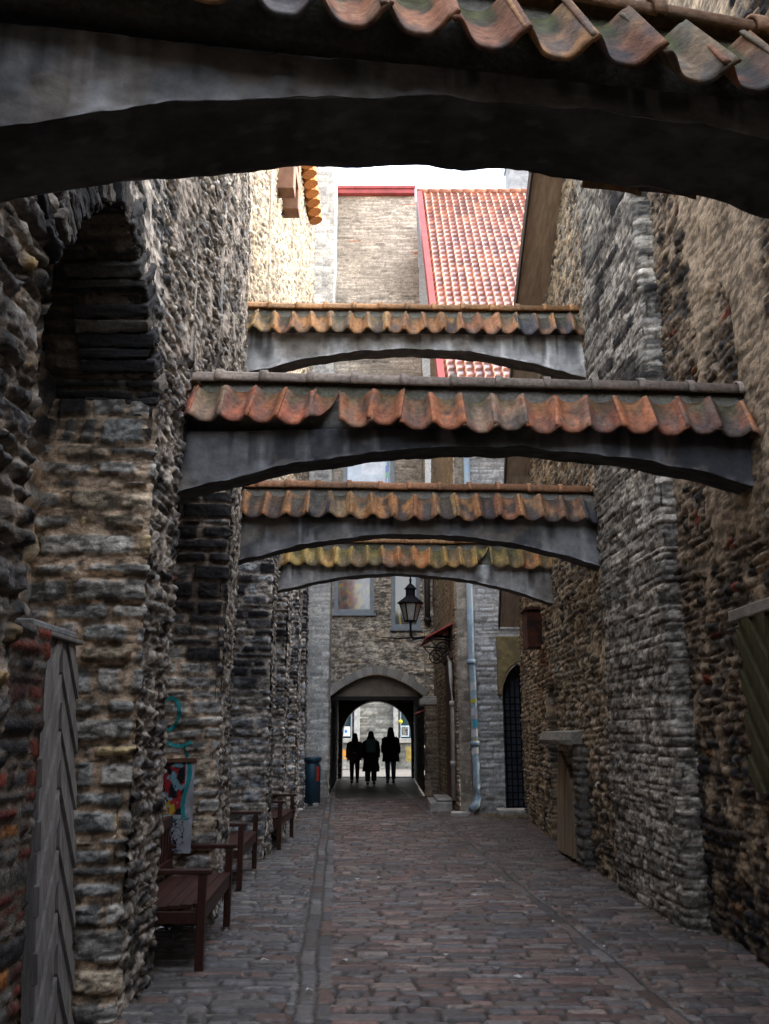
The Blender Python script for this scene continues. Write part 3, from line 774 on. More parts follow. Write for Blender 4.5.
lp = empty('wall_lantern', (.6, 20.4, 3.7)); OL = (.6, 20.4, 3.7)
b = MB()
b.tube([(1.52, 20.4, 3.76), (1.1, 20.4, 3.78), (.85, 20.4, 3.74), (.66, 20.4, 3.72), (.6, 20.4, 3.80), (.6, 20.4, 4.1)], [.035, .03, .03, .035, .035, .03], 8)
b.tube([(1.49, 20.4, 3.5), (1.49, 20.4, 4.0)], .03, 8)
b.tube([(-.05, 20.4, 3.75), (.3, 20.4, 3.72), (.6, 20.4, 3.74)], [.01, .016, .02], 6)
b.build('bracket', M_IRON, lp, off=OL)
def frame6(mb, z0, r0, z1, r1, t, n=6):
    for k in range(n):
        a0 = 2 * PI * k / n
        p0 = (.6 + r0 * math.cos(a0), 20.4 + r0 * math.sin(a0), z0); p1 = (.6 + r1 * math.cos(a0), 20.4 + r1 * math.sin(a0), z1)
        mb.tube([p0, p1], t, 6)
        a1 = 2 * PI * (k + 1) / n
        mb.tube([p0, (.6 + r0 * math.cos(a1), 20.4 + r0 * math.sin(a1), z0)], t, 6)
        mb.tube([p1, (.6 + r1 * math.cos(a1), 20.4 + r1 * math.sin(a1), z1)], t, 6)
b = MB(); frame6(b, 4.12, .13, 4.52, .25, .018); b.build('cage', M_IRON, lp, off=OL)
b = MB(); b.lathe([(.13, 4.12), (.24, 4.515)], (.6, 20.4, 0), 6); b.build('glass', mat('dusty_lamp_glass', (.28, .28, .24), .25, bump=0), lp, off=OL)
b = MB(); b.lathe([(.31, 4.52), (.29, 4.56), (.15, 4.66), (.11, 4.70), (.11, 4.84), (.15, 4.86), (.07, 4.95), (.02, 5.0), (.03, 5.06), (.004, 5.2)], (.6, 20.4, 0), 6)
b.build('cap', M_IRON, lp, off=OL)
tag(lp, 'black iron street lantern on a wall arm before the gate house window', 'lantern')

b = MB()
PX, PY = 1.87, 19.17
b.tube([(PX - .02, PY, 8.7), (PX - .02, PY, 3.2), (PX, PY, 2.9), (PX + .02, PY, 1.4), (PX + .05, PY, .55), (PX + .05, PY, .36), (PX + .0, PY - .06, .2), (PX - .10, PY - .16, .12)], [.075, .075, .075, .075, .075, .078, .078, .078], 14)
for z in (3.1, 1.42, 5.4):
    b.lathe([(.08, -.05), (.098, -.045), (.098, .045), (.08, .05)], (PX - (.02 if z > 3 else -.02), PY, z), 14)
o = b.build('drainpipe', M_BLUEPIPE, smooth=True); tag(o, 'pale blue drainpipe with stickers running down the brown house corner', 'drainpipe')
stk = [((.75, .76, .78), 2.62, .2, -.2, .7), ((.7, .62, .05), 2.32, .10, -.3, .8), ((.72, .7, .72), 2.1, .2, -.4, .6), ((.62, .5, .55), 1.98, .12, .2, .5), ((.05, .45, .62), 1.86, .22, .1, .6), ((.8, .8, .82), 1.66, .18, -.2, .9), ((.68, .52, .04), 1.5, .10, 0, .45), ((.82, .82, .84), 1.3, .16, -.1, 1.0)]
stn = ['white paper sticker topmost on the pale blue drainpipe', 'yellow strip sticker on the pale blue drainpipe', 'pale torn sticker under the yellow strip on the drainpipe', 'pink faded sticker in the middle of the drainpipe', 'turquoise sticker on the pale blue drainpipe', 'large white sticker just under the turquoise one on the drainpipe', 'small mustard sticker between two white ones on the drainpipe', 'lowest white sticker below the mustard one on the drainpipe']
for (c, z, h, a0, wd), nm in zip(stk, stn):
    b = MB(); t = np.linspace(-PI / 2 + a0 - wd, -PI / 2 + a0 + wd, 10)
    zz = np.linspace(z - h * .4, z + h * .4, 4)
    P = np.stack([PX + .015 + .086 * np.cos(t)[:, None] + 0 * zz, PY + .086 * np.sin(t)[:, None] + 0 * zz, zz[None, :] + .02 * t[:, None]], -1)
    b.grid(P, V3(c) * .75); tag(b.build('sticker', M_VCOL, smooth=True), nm, 'sticker', 'stickers on the drainpipe')
b = MB()
b.tube([(1.40, 20.1, 3.35), (1.44, 19.85, 3.2), (1.46, 19.72, 2.7), (1.46, 19.68, 2.2), (1.46, 19.66, .25)], .045, 10)
for z in (2.25, 1.0):
    b.lathe([(.05, -.05), (.06, -.05), (.06, .05), (.05, .05)], (1.46, 19.67, z), 10)
tag(b.build('waste_pipe', M_PALEPIPE, smooth=True), 'thin pale pipe bending down beside the brown house door', 'pipe')
b = MB(); b.tube([(1.22, 25.25, 4.6), (1.22, 25.25, 6.6)], .08, 10); b.lathe([(.08, -.06), (.11, -.05), (.11, .05), (.08, .06)], (1.22, 25.2, 4.75), 10)
tag(b.build('downpipe', mat('dark_brown_pipe', (.045, .035, .03), .6), smooth=True), 'short dark downpipe in the corner right of the gate house window', 'pipe')
st = MB(); st.box2((.98, 20.05, -.05), (1.46, 21.6, .19)); st.box2((1.12, 20.1, .192), (1.47, 21.5, .26))
tag(st.build('door_step', M_STEP, bevel=.025), 'worn pale stone step in front of the brown house door', 'step')
st = MB(); st.box2((1.35, 19.0, -.05), (1.72, 19.28, .07)); tag(st.build('kerb_stone', M_STEP, bevel=.03), 'low flat stone at the foot of the brown house corner', 'stone')
st = MB(); st.box2((2.3, 18.9, -.05), (3.0, 19.42, .12)); tag(st.build('threshold_stone', M_STEP, bevel=.03), 'grey threshold stone below the black iron grille', 'step')
b = MB()
g = np.meshgrid(np.linspace(0, 2 * PI, 24, endpoint=False), np.linspace(0, 1, 8), indexing='ij')
b.box2((.95, 24.4, 2.36), (1.5, 25.3, 2.54)); b.box2((1.03, 24.5, 2.542), (1.48, 25.3, 2.6))
tag(b.build('corbel_stone', M_STEP, bevel=.05), 'rounded corbel stone jutting out beside the passage mouth', 'corbel')
b = MB(); strip(b, [(1.12, 25.4, 25.4), (1.09, 24.5, 24.5), (1.12, 24.47, 24.4), (1.5, 24.47, 24)], 0, 2.36, .03, S_BROWN)
tag(b.build('wall_pier', M_STONE, smooth=True), 'squat stone pier carrying the corbel at the passage mouth', 'pier')
b = MB(); b.box((.97, 24.95, 2.2), (.3, .5, .03), rz=.1, ry=R(-22))
tag(b.build('sign_board', mat('pink_red_sheet', (.42, .12, .11), .6), bevel=.005), 'small tilted red sheet under the corbel stone', 'sign')

# ================================================================== RIGHT: gable wall of tan rubble, ashlar pier, near wall
VY = [9.0, 9.5, 11.07, 13.2, 15.97, 18.4]; VZ = [9.9, 9.75, 9.2, 8.26, 6.29, 3.86]
verge = lambda y: np.interp(y, VY, VZ)
def niche(u, z, h, col, p, r):
    c = sstep(0, .12, np.minimum(.56 - np.abs(u - 14.3), (2.0 + .5 * np.sqrt(np.maximum(0, 1 - ((u - 14.3) / .56) ** 2))) - z))
    h = h - .3 * c
    col = mix(col, V3((.10, .07, .05)), c * .65)
    rs = sstep(.5, .62, fbm(u * 2.2, z * .9, 99, 3)) * sstep(1.0, .5, np.abs(u - 15.2)) * sstep(3.3, 2.7, z) * sstep(1.6, 2.3, z)
    return h, mix(col, V3((.26, .07, .03)), rs * .7)
S_TAN = style(111, 'courses', .24, .078, .013, .012, .034, .022, rag=.013, pal=((4, (.44, .35, .25)), (3, (.38, .305, .22)), (1.5, (.27, .23, .175)), (1.2, (.36, .345, .31))), mortar=(.42, .33, .225), cav=.3, warp=.08, lump=.06, extra=niche, plaster=lambda u, z: .46 + 0 * u, plaster_col=(.45, .34, .215), bright=1.15,
              soot=lambda u, z: .22 + .2 * sstep(1.6, .3, z))
gb = empty('gable_house', (2.7, 14, 0)); OH = (2.7, 14, 0)
b = MB()
strip(b, [(4.6, 18.46, 20.3), (2.84, 18.42, 18.5), (2.79, 18.37, 18.38), (2.58, 12.3, 12.3), (2.55, 10.1, 10.1)], 0, lambda x, y: np.where(x > 2.86, 3.86, verge(y)), .024, S_TAN)
b.build('wall', M_STONE, gb, smooth=True, off=OH)
b = MB()
yv = np.array([18.5, 18.4, 15.97, 13.2, 11.07, 9.0]); zv = np.array([3.76, 3.86, 6.29, 8.26, 9.2, 9.9])
wx = np.interp(yv, [10, 12.3, 18.4], [2.48, 2.49, 2.79])
for a, (dz, x_out, x_in) in enumerate(((0.0, -.40, 9.0),)):
    lo = np.stack([wx + x_out, yv, zv], -1); hi = np.stack([np.full(6, x_in), yv, zv], -1)
    up = np.array([0, 0, .16])
    P = np.stack([lo, hi, hi + up, lo + up], 1)
    b.grid(P, None, wrap=True)
rfo = b.build('roof', M_SOFFIT, gb, off=OH, fixn=True)
b = MB()
P = np.stack([np.stack([wx - .43, yv, zv - .05], -1), np.stack([wx - .40, yv, zv - .05], -1), np.stack([wx - .40, yv, zv + .2], -1), np.stack([wx - .43, yv, zv + .2], -1)], 1)
b.grid(P, None, wrap=True); b.build('barge_board', mat('dark_barge_board', (.05, .035, .028), .8), rfo, off=OH, fixn=True)
tag(gb, 'tan rubble gable wall with overhanging boarded eave, behind the leaning plank hatch', 'house')

S_PIERR = style(121, 'courses', .46, .10, .005, .009, .020, .016, rag=.003, pal=((4, (.37, .36, .335)), (3, (.45, .43, .395)), (2, (.28, .275, .26))), mortar=(.36, .33, .28), cav=.42, bright=V3((1.08, 1.0, .89)), warp=.03, lump=.04,
                soot=lambda u, z: .36 * sstep(3.9, 4.6, z) * sstep(8.1, 7.2, z) * sstep(10.4, 9.4, u) + .05)
b = MB()
strip(b, [(2.95, 10.16, 100.5), (2.53, 10.14, 100.0), (2.49, 10.10, 10.1)], 0, 9.3, .022, S_PIERR)
strip(b, [(2.49, 10.10, 10.1), (2.56, 8.12, 8.12), (2.60, 8.08, 8.06), (2.95, 8.06, 7.71)], 0, 9.3, .018, S_PIERR)
tag(b.build('stone_pier', M_STONE, smooth=True), 'dark grey ashlar pier between the tan gable wall and the olive shutter', 'pier')
def rpatch(u, z, h, col, p, r):
    d = np.hypot((u - 6.75) / .36, (z - 4.35) / .95) + .5 * (fbm(u * 5, z * 5, 139, 3) - .5)
    m = sstep(1.0, .92, d) * sstep(3.2, 3.6, z)
    return h - .03 * m, col
S_RNEAR = style(131, 'courses', .24, .085, .013, .014, .030, .022, rag=.011, pal=((4, (.30, .22, .145)), (3, (.23, .18, .13)), (1.5, DARK), (.15, ORNG), (.15, BRICK)), mortar=(.30, .215, .135), cav=.35, warp=.07, lump=.06,
                plaster=lambda u, z: .85 * sstep(2.9, 3.6, z) * np.clip(1.25 - 1.6 * np.abs(u - 6.55), 0, 1) * (1 - sstep(1.05, .9, np.hypot((u - 6.75) / .36, (z - 4.35) / .95)) * (z > 3.3)) + .46, plaster_col=(.42, .31, .20),
                extra=rpatch, soot=lambda u, z: .3 + .35 * sstep(2.2, .6, z))  # soot, plus darkness painted in low down to imitate a vignetted corner
b = MB()
SY0, SY1, SZ0, SZ1 = 5.6, 6.62, 1.2, 2.42
strip(b, [(2.74, 8.15, 8.15), (2.78, 4.2, 4.2)], 0, 9.3, .02, S_RNEAR, keep=lambda x, y, z: ~((y > SY0 + .04) & (y < SY1 - .04) & (z > SZ0 + .03) & (z < SZ1 - .03)))
strip(b, [(2.78, 4.2, 4.2), (2.80, -6, -6)], 0, lambda x, y: np.where(y > 1, 9.3, 7.0), .06, S_RNEAR)
tag(b.build('stone_wall', M_STONE, smooth=True), 'dark tan rubble wall with peeling plaster around the olive shutter', 'wall')
sh = empty('window_shutter', (2.66, SY1, SZ0), R(-90))
mb = chevron_leaf(SY1 - SY0, SZ1 - SZ0, .15, .04, .05, -1.15); mb.build('shutter_leaf', M_GREENWOOD, sh, fixn=True)
tag(sh, 'olive green window shutter with chevron planks in the dark tan wall', 'shutter')
b = MB(); b.box2((2.61, SY0 - .1, SZ1), (2.9, SY1 + .14, SZ1 + .09)); b.box2((2.66, SY1, SZ0 - .06), (2.85, SY1 + .07, SZ1 - .002))
tag(b.build('window_surround', mat('pale_surround_stone', (.33, .29, .24), .9, nscale=9, bump=.5), bevel=.012), 'pale stone surround framing the olive chevron shutter', 'window surround')

# things on the gable wall: leaning plank hatch, ledge, rusty box
hc = empty('plank_hatch', (2.4, 12.7, 0))
HW = [(13.42, 0), (13.42, 1.33), (13.25, 1.34), (13.0, 1.29), (12.75, 1.18), (12.5, 1.02), (12.3, .84), (12.16, .62), (12.12, .4), (12.12, .02)]
for k in range(6):
    ya, yb = 13.42 - k * .2167, 13.42 - (k + 1) * .2167 + .012
    f = lambda y: float(np.interp(y, [p[0] for p in HW[1:]][::-1], [p[1] for p in HW[1:]][::-1]))
    b = MB(); x0 = 2.43 + .012 * rng.random()
    ym = (ya + yb) / 2
    pts = [(ya, .03), (ya, f(ya)), (ym, f(ym)), (yb, f(yb)), (yb, .03 + .03 * rng.random())]
    b.prism(pts, 'x', x0, x0 + .05)
    b.build('plank', M_OLDWOOD, hc, off=(2.4, 12.7, 0), bevel=.006, fixn=True)
hc.rotation_euler = (0, R(3), R(-.5))
tag(hc, 'weathered plank hatch with rounded top leaning on the tan gable wall', 'hatch')
b = MB()
P = []
for i, y in enumerate(np.linspace(11.9, 13.5, 22)):
    e = 1 - .5 * abs(i / 21 * 2 - 1) ** 4
    P.append([(2.66, y, 1.5), (2.62 - .40 * e + .04 * rng.random(), y, 1.46 + .02 * rng.random()), (2.62 - .44 * e + .05 * rng.random(), y, 1.53), (2.62 - .38 * e, y, 1.62 + .02 * rng.random()), (2.66, y, 1.66)])
b.loft(P, V3((.30, .27, .22))); tag(b.build('stone_ledge', M_STONE), 'thick stone ledge jutting from the wall above the plank hatch', 'ledge')
b = MB(); strip(b, [(2.6, 12.05, 12.25), (2.47, 12.02, 12.1), (2.46, 11.65, 11.8), (2.6, 11.6, 11.6)], 0, 1.48, .025, style(141, 'courses', .2, .1, .012, .02, .03, .02, pal=((3, (.17, .165, .155)), (2, (.22, .2, .17))), mortar=(.17, .145, .11)))
tag(b.build('wall_pier', M_STONE, smooth=True), 'low grey stone pier under the ledge beside the plank hatch', 'pier')
rb = empty('rusty_cabinet', (2.55, 15.2, 3.0)); OR_ = (2.55, 15.2, 3.0)
b = MB(); b.box2((2.42, 14.95, 3.02), (2.72, 15.5, 3.62)); b.build('case', M_RUST, rb, off=OR_, bevel=.01)
b = MB()
for k in range(4):
    b.box2((2.395, 14.96 + k * .135, 3.0), (2.42, 15.085 + k * .135, 3.64))
b.build('front_board', M_RUST, rb, off=OR_, bevel=.004)
b = MB(); b.box2((2.36, 14.9, 3.64), (2.74, 15.55, 3.68)); b.build('cap', M_RUST, rb, off=OR_, bevel=.004)
tag(rb, 'rusty brown boarded cabinet fixed high on the tan gable wall', 'cabinet')

# ================================================================== ARCHES across the passage
def spline(vals, n):
    return np.interp(np.linspace(0, 1, n), np.linspace(0, 1, len(vals)), vals)

MOSS = (.10, .105, .035)
def make_arch(L, Rr, zend, zapex, ztop, depth, tilt, tile_w, seed, pal, moss, slope_len, ang, ridge_w, beam_dark, gaps=(), fine=1.0, over=.13, ridge_col=(.36, .2, .11), trough=.6, wave_h=.082, beam_tilt=0.):
    """L, Rr: plan ends of the front lower edge; everything in local coordinates about the middle of the beam"""
    L = np.array(L, float); Rr = np.array(Rr, float)
    ln = float(np.hypot(*(Rr - L))); ang_z = math.atan2(Rr[1] - L[1], Rr[0] - L[0])
    mid = (L + Rr) / 2
    root = empty('buttress_arch', (mid[0], mid[1], 0), ang_z)
    q = random.Random(seed)
    # beam: sections across the length; section loop front-bottom, front-top, back-top, back-bottom
    n = int(ln / .03 * fine); hd = ln / 2
    s_ = np.linspace(-1, 1, n)
    zb = zapex - (zapex - zend) * np.abs(s_) ** 2.0
    zt = ztop + .045 + 0 * s_
    nb = int(14 * fine); nf = int(22 * fine)
    loopy = np.concatenate([np.zeros(nf), np.linspace(0, 1, nb), np.ones(nf), np.linspace(1, 0, nb)])
    loopt = np.concatenate([np.linspace(0, 1, nf), np.ones(nb), np.linspace(1, 0, nf), np.zeros(nb)])
    ny_ = np.concatenate([-np.ones(nf), np.zeros(nb), np.ones(nf), np.zeros(nb)]); nz_ = np.concatenate([np.zeros(nf), np.ones(nb), np.zeros(nf), -np.ones(nb)])
    Z = zb[:, None] + (zt - zb)[:, None] * loopt[None, :]; Y = depth * loopy[None, :] + 0 * Z; X = s_[:, None] * hd + 0 * Z
    Z = Z + beam_tilt * X
    a_ = X * 3.1; b_ = Z * 4 + Y * 4 + loopy[None, :] * 3
    dn = .022 * (fbm(a_, b_, seed, 4) - .5) + .010 * (fbm(a_ * 6, b_ * 6, seed + 1, 3) - .5)
    edge = sstep(.12, 0, loopt)[None, :] * (np.abs(ny_) > .5)[None, :] + (nz_ < -.5)[None, :] * (np.abs(loopy - .5) * 2)[None, :] ** 4
    chip = sstep(.56, .70, fbm(X * 3.2 + ny_[None, :], Z * 3, seed + 4, 4))
    dn = dn - chip * .014 * (np.abs(ny_)[None, :])
    P = np.stack([X, Y + ny_ * dn, Z + nz_ * dn + edge * .05 * (fbm(X * 4.5, Y * 2, seed + 3, 4) - .5)], -1)
    t = fbm(X * 1.6, Z * 1.1 + Y * 2, seed + 5, 5); t2 = fbm(X * 9, Z * 1.6 + loopy[None, :] * 7, seed + 6, 4)
    base = V3((.60, .58, .55)) * (1 - beam_dark) + V3((.085, .088, .095)) * beam_dark
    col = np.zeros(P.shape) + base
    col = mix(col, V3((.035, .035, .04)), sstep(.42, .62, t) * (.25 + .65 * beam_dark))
    col = mix(col, base * 1.8, sstep(.60, .72, t2) * .55)
    drip = sstep(.52, .7, fbm(X * 11, Z * .7 + 3, seed + 7, 3)) * sstep(.35, .9, loopt + .5 * fbm(X * 5, X * 0 + 1, seed + 8, 2))
    col = mix(col, V3((.03, .03, .033)), drip * .75 * (ny_ < 0))
    col = mix(col, V3((.25, .21, .165)), chip * .6 * (np.abs(ny_) > .5))
    col = mix(col, base * 1.5, (sstep(.10, .02, loopt) * (ny_ < 0))[None, :] * sstep(.45, .6, t2) * .6)
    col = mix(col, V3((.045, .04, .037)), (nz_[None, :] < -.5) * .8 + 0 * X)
    col = mix(col, V3((.32, .27, .22)), sstep(.66, .72, fbm(X * 2.3, Z * 5, seed + 9, 4)) * .35 * (ny_[None, :] < 0))
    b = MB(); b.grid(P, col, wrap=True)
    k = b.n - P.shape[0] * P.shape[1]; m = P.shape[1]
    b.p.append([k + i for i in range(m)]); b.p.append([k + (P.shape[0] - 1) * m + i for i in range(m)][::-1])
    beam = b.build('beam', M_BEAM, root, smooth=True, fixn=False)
    # mortar bed under the tiles
    ca, sa = math.cos(ang), math.sin(ang)
    zc = ztop; yf = -over            # eave line of the front slope
    eave_z = zc - .02
    yr = yf + slope_len * ca; zr = eave_z + slope_len * sa
    tx = lambda x: tilt * x
    mb_ = MB()
    nx = int(ln / .05); xx = np.linspace(-hd, hd, nx)
    prof = [(.07, ztop - .05), (yr - .025, zr + .02), (yr, zr + .045), (yr + .03, zr + .02), (2 * yr - .07, ztop - .05)]
    prof = np.array([p_ for i in range(4) for p_ in np.linspace(prof[i], prof[i + 1], 7)])
    Pm = np.stack([xx[:, None] + 0 * prof[None, :, 0], prof[None, :, 0] + 0 * xx[:, None], prof[None, :, 1] + tx(xx)[:, None]], -1)
    nz2 = fbm(xx[:, None] * 6, prof[None, :, 1] * 9 + prof[None, :, 0] * 5, seed + 20, 4)
    Pm[..., 1] += .03 * (nz2 - .5); Pm[..., 2] += .03 * (nz2 - .5)
    cm = np.zeros(Pm.shape) + V3((.30, .28, .24)); cm = mix(cm, V3(MOSS), np.clip(sstep(.4, .6, fbm(xx[:, None] * 2, prof[None, :, 1] * 6, seed + 21, 4)) * moss * 1.3, 0, 1)); cm = cm * (.5 + nz2)[..., None]; cm = mix(cm, V3((.05, .05, .055)), sstep(ztop + .12, ztop + .05, Pm[..., 2] - tx(xx)[:, None]))  # moss; low edge coloured dark to paint in the shadow under the tiles
    mb_.grid(Pm, cm); mb_.build('mortar_bed', M_STONE, root, smooth=True)
    # pantiles on both slopes
    nt = int(ln / tile_w)
    w = ln / nt
    tl = MB()
    for sgn in (1, -1):
        for i in range(nt):
            cx = -hd + (i + .5) * w
            c = V3(q.choices([p_[1] for p_ in pal], [p_[0] for p_ in pal])[0]) * q.uniform(.7, 1.25)
            c2 = V3(q.choices([p_[1] for p_ in pal], [p_[0] for p_ in pal])[0])
            lift = q.uniform(-.008, .014); tw = q.uniform(-.11, .11); sl_ = q.uniform(-.035, .018)
            u = np.linspace(-.06, 1.05, int(15 * fine) + 3)[:, None]; v = np.linspace(0, 1, int(7 * fine))[None, :]
            if sgn == 1 and i in gaps:      # broken tile: only the upper corner is left
                v = np.clip(.12 + .95 * np.clip(u, 0, 1) ** 1.2, 0, 1) * (1 - v) + v
            uu_ = u + .09 * np.sin(2 * PI * u)
            hgt = wave_h * (.5 + .5 * np.cos(2 * PI * uu_)) ** 1.1 + lift + .012 * (u > 1.0)
            hgt = hgt + .012 * (1 - v)
            dd = (slope_len - .085) * v + sl_
            v = v + 0 * u
            if sgn == -1:
                v = .5 + .5 * v
            x = cx + (u - .5) * w + tw * (v - .5) * .3
            yy_ = yf + dd * ca - hgt * sa; zz_ = eave_z + dd * sa + hgt * ca
            if sgn == -1:
                yy_ = 2 * yr - yy_
            Pt = np.stack([x + 0 * v, yy_ + 0 * u, zz_ + tx(x + 0 * v)], -1)
            n1 = fbm(x * 14 + 0 * v, dd * 9 + 0 * u + i, seed + 30, 4); n2 = fbm(x * 5 + 0 * v, dd * 5 + 0 * u, seed + 31, 4)
            ct = np.zeros(Pt.shape) + c
            ct = mix(ct, c2, sstep(.5, .62, n1) * .55)
            ct = mix(ct, V3((.05, .045, .045)), np.clip(sstep(.40, .62, n2) * trough * sstep(.05, .015, hgt - .012 * (1 - v) - lift) + .35 * sstep(.55, .7, n1), 0, .9))
            ct = mix(ct, V3((.10, .095, .085)), np.clip(.6 * sstep(.50, .68, fbm(x * 7 + 0 * v, dd * 4 + i * 3.7 + 0 * u, seed + 33, 4)), 0, 1))
            ct = mix(ct, V3(MOSS) * (.6 + .8 * n1)[..., None], np.clip(moss * sstep(.35, 1.0, v + .7 * (n2 - .5)) * (.4 + .8 * (hgt < .035)), 0, 1))
            tl.grid(Pt, ct * (.6 + .8 * n1)[..., None])
    tl.build('roof_tiles', M_TILE, root, smooth=True, solid=.015)
    # ridge tiles with collars
    rd = MB(); x = -hd; r = .078
    while x < hd - .1:
        e = min(x + ridge_w * q.uniform(.92, 1.06), hd + .01)
        c = V3(ridge_col) * q.uniform(.65, 1.25)
        zz_ = zr + .05 + q.uniform(-.006, .006)
        st_ = [(x, r * 1.22), (x + .05, r * 1.24), (x + .055, r * 1.02), (e + .02, r * .95)]
        rings = []
        for xs_, rr_ in st_:
            rings.append([(xs_, yr + rr_ * 1.05 * math.cos(t_), zz_ + tx(xs_) + rr_ * math.sin(t_)) for t_ in np.linspace(-.25, PI + .25, 14)])
        Pq = np.array(rings)
        nn = fbm(Pq[..., 0] * 12, Pq[..., 1] * 20 + Pq[..., 2] * 20, seed + 41, 3)
        rd.grid(Pq, mix(np.zeros(Pq.shape) + c, V3((.12, .115, .085)), sstep(.5, .65, nn) * (.35 + .5 * moss)))
        x = e
    rd.build('ridge_tiles', M_TILE, root, smooth=True, solid=.014)
    return root

P_ORANGE = ((5, (.47, .225, .09)), (3, (.36, .16, .08)), (2.5, (.085, .078, .078)), (2, (.46, .30, .14)))
P_RED = ((5, (.50, .185, .085)), (3, (.40, .135, .075)), (2, (.34, .22, .14)), (.5, (.16, .11, .085)))
P_NEAR = ((4, (.50, .26, .11)), (3, (.38, .17, .09)), (1.5, (.15, .13, .12)), (2, (.42, .29, .17)))
P_YEL = ((4, (.55, .33, .11)), (3, (.42, .30, .10)), (2, (.52, .21, .08)))
an = R(58)
arch_group = 'tile capped arches spanning the passage'
k = .14
a1 = make_arch((-1.75, 2.8 - 1.75 * k), (2.95, 2.8 + 2.95 * k), 3.44, 3.91, 3.975, .42, -.062, .245, 201, P_NEAR, .62, .58, an, .42, .52, fine=2.2, over=.16, trough=.9)
tag(a1, 'huge dark arch directly overhead, mossy terracotta pantiles along its edge', 'arch', arch_group)
a2 = make_arch((-1.72, 6.62), (2.92, 6.28), 3.33, 3.73, 3.83, .27, -.055, .232, 211, P_RED, .36, .46, an, .37, .78, gaps=(5,), fine=1.3, trough=.35, wave_h=.068, beam_tilt=-.012, ridge_col=(.34, .265, .21))
tag(a2, 'wide arch with faded red pantiles and one missing tile, lowest hung of the red ones', 'arch', arch_group)
a3 = make_arch((-1.90, 10.2), (2.60, 10.3), 3.50, 3.89, 4.05, .27, -.01, .240, 221, P_ORANGE, .12, .46, an, .36, .68, fine=1.0, ridge_col=(.42, .2, .1), trough=1.1)
tag(a3, 'arch with orange and slate coloured tiles directly below the wide red tiled one', 'arch', arch_group)
a4 = make_arch((-1.85, 10.3), (2.60, 10.4), 5.90, 6.30, 6.46, .27, 0, .232, 231, P_ORANGE, .25, .46, an, .35, .0, fine=1.0, ridge_col=(.55, .28, .12), trough=.9)
tag(a4, 'highest hung arch with mixed ochre and grey tiles below the red roof', 'arch', arch_group)
a5 = make_arch((-2.2, 13.6), (2.62, 13.7), 3.56, 4.02, 4.12, .27, -.005, .238, 241, P_YEL, .45, .46, an, .42, .3, gaps=(15,), fine=.9, ridge_col=(.55, .3, .14))
tag(a5, 'mossy yellow tiled arch, lowest in the stack and nearest the lantern', 'arch', arch_group)

# ================================================================== STREET
S_ax = -.053
xs = np.linspace(-2.7, 3.4, 440)
ysl = [1.5]
while ysl[-1] < 36:
    ysl.append(ysl[-1] + max(.010, .0021 * ysl[-1]))
ys = np.array(ysl)
X = xs[:, None] + 0 * ys[None, :]; Y = ys[None, :] + 0 * xs[:, None]
xa = X - S_ax * (Y - 6.6)                 # across the street, measured along its axis
def pav(u, v, seed, hm, lm):
    return courses(u, v, seed, hm, lm, .007, .016, .03)
p1 = pav(xa, Y, 301, .098, .25)
p2 = pav(xa, Y, 303, .092, .22)
p3 = pav(Y, xa, 305, .14, .28)
left = (xa < -.62); band = (xa >= -.62) & (xa < -.36); band2 = (xa > 1.60) & (xa < 1.74)
def sel(i):
    return np.where(band | band2, p3[i], np.where(left | (xa > 1.8), p2[i], p1[i]))
p, r1, r2, r3, tl = (sel(i) for i in range(5))
n1 = fbm(X * 9, Y * 9, 311, 4); n2 = fbm(X * 40, Y * 40, 312, 2); n3 = fbm(X * .8, Y * .8, 313, 3)
H = p * (.008 + .022 * r1) + p * tl * .02 + p * .006 * (n1 - .5) + .05 * (n3 - .5) - .018
red = ((3, (.19, .115, .095)), (3, (.18, .16, .155)), (2, (.14, .095, .085)), (2, (.23, .19, .165)), (1.2, (.11, .11, .12)))
gry = ((4, (.17, .175, .18)), (3, (.14, .145, .155)), (1.4, (.17, .115, .10)), (1, (.22, .21, .2)))
col = pick(r2, red); col2 = pick(r2, gry)
col = mix(col, col2, np.where(left | band, .9, np.where(band2, .6, np.where(xa > 1.8, .35, .15))))
col = col * (.6 + .8 * r3 * (.5 + n1))[..., None] * (.75 + .5 * n2)[..., None]
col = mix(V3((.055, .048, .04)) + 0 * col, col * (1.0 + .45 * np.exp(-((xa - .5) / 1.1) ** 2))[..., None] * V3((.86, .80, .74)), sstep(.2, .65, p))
H = np.where(band | band2, (H + .018) * .55 + .004 - .018, H)
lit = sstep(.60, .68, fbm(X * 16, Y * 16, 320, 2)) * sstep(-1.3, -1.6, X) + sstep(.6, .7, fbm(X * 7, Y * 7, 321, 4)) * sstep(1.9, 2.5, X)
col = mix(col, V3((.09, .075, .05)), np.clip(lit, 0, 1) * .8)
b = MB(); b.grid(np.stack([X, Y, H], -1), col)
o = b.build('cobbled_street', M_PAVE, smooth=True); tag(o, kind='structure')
b = MB(); b.add([(-150, -60, -.06), (150, -60, -.06), (150, 240, -.06), (-150, 240, -.06)], [[0, 1, 2, 3]]); tag(b.build('ground', M_GROUND), kind='structure')
b = MB(); b.add([(-14, 35.9, .012), (14, 35.9, .012), (14, 44.2, .012), (-14, 44.2, .012)], [[0, 1, 2, 3]]); tag(b.build('pavement', M_PATH), kind='structure')
q = random.Random(5)   # scraps of litter on the stones
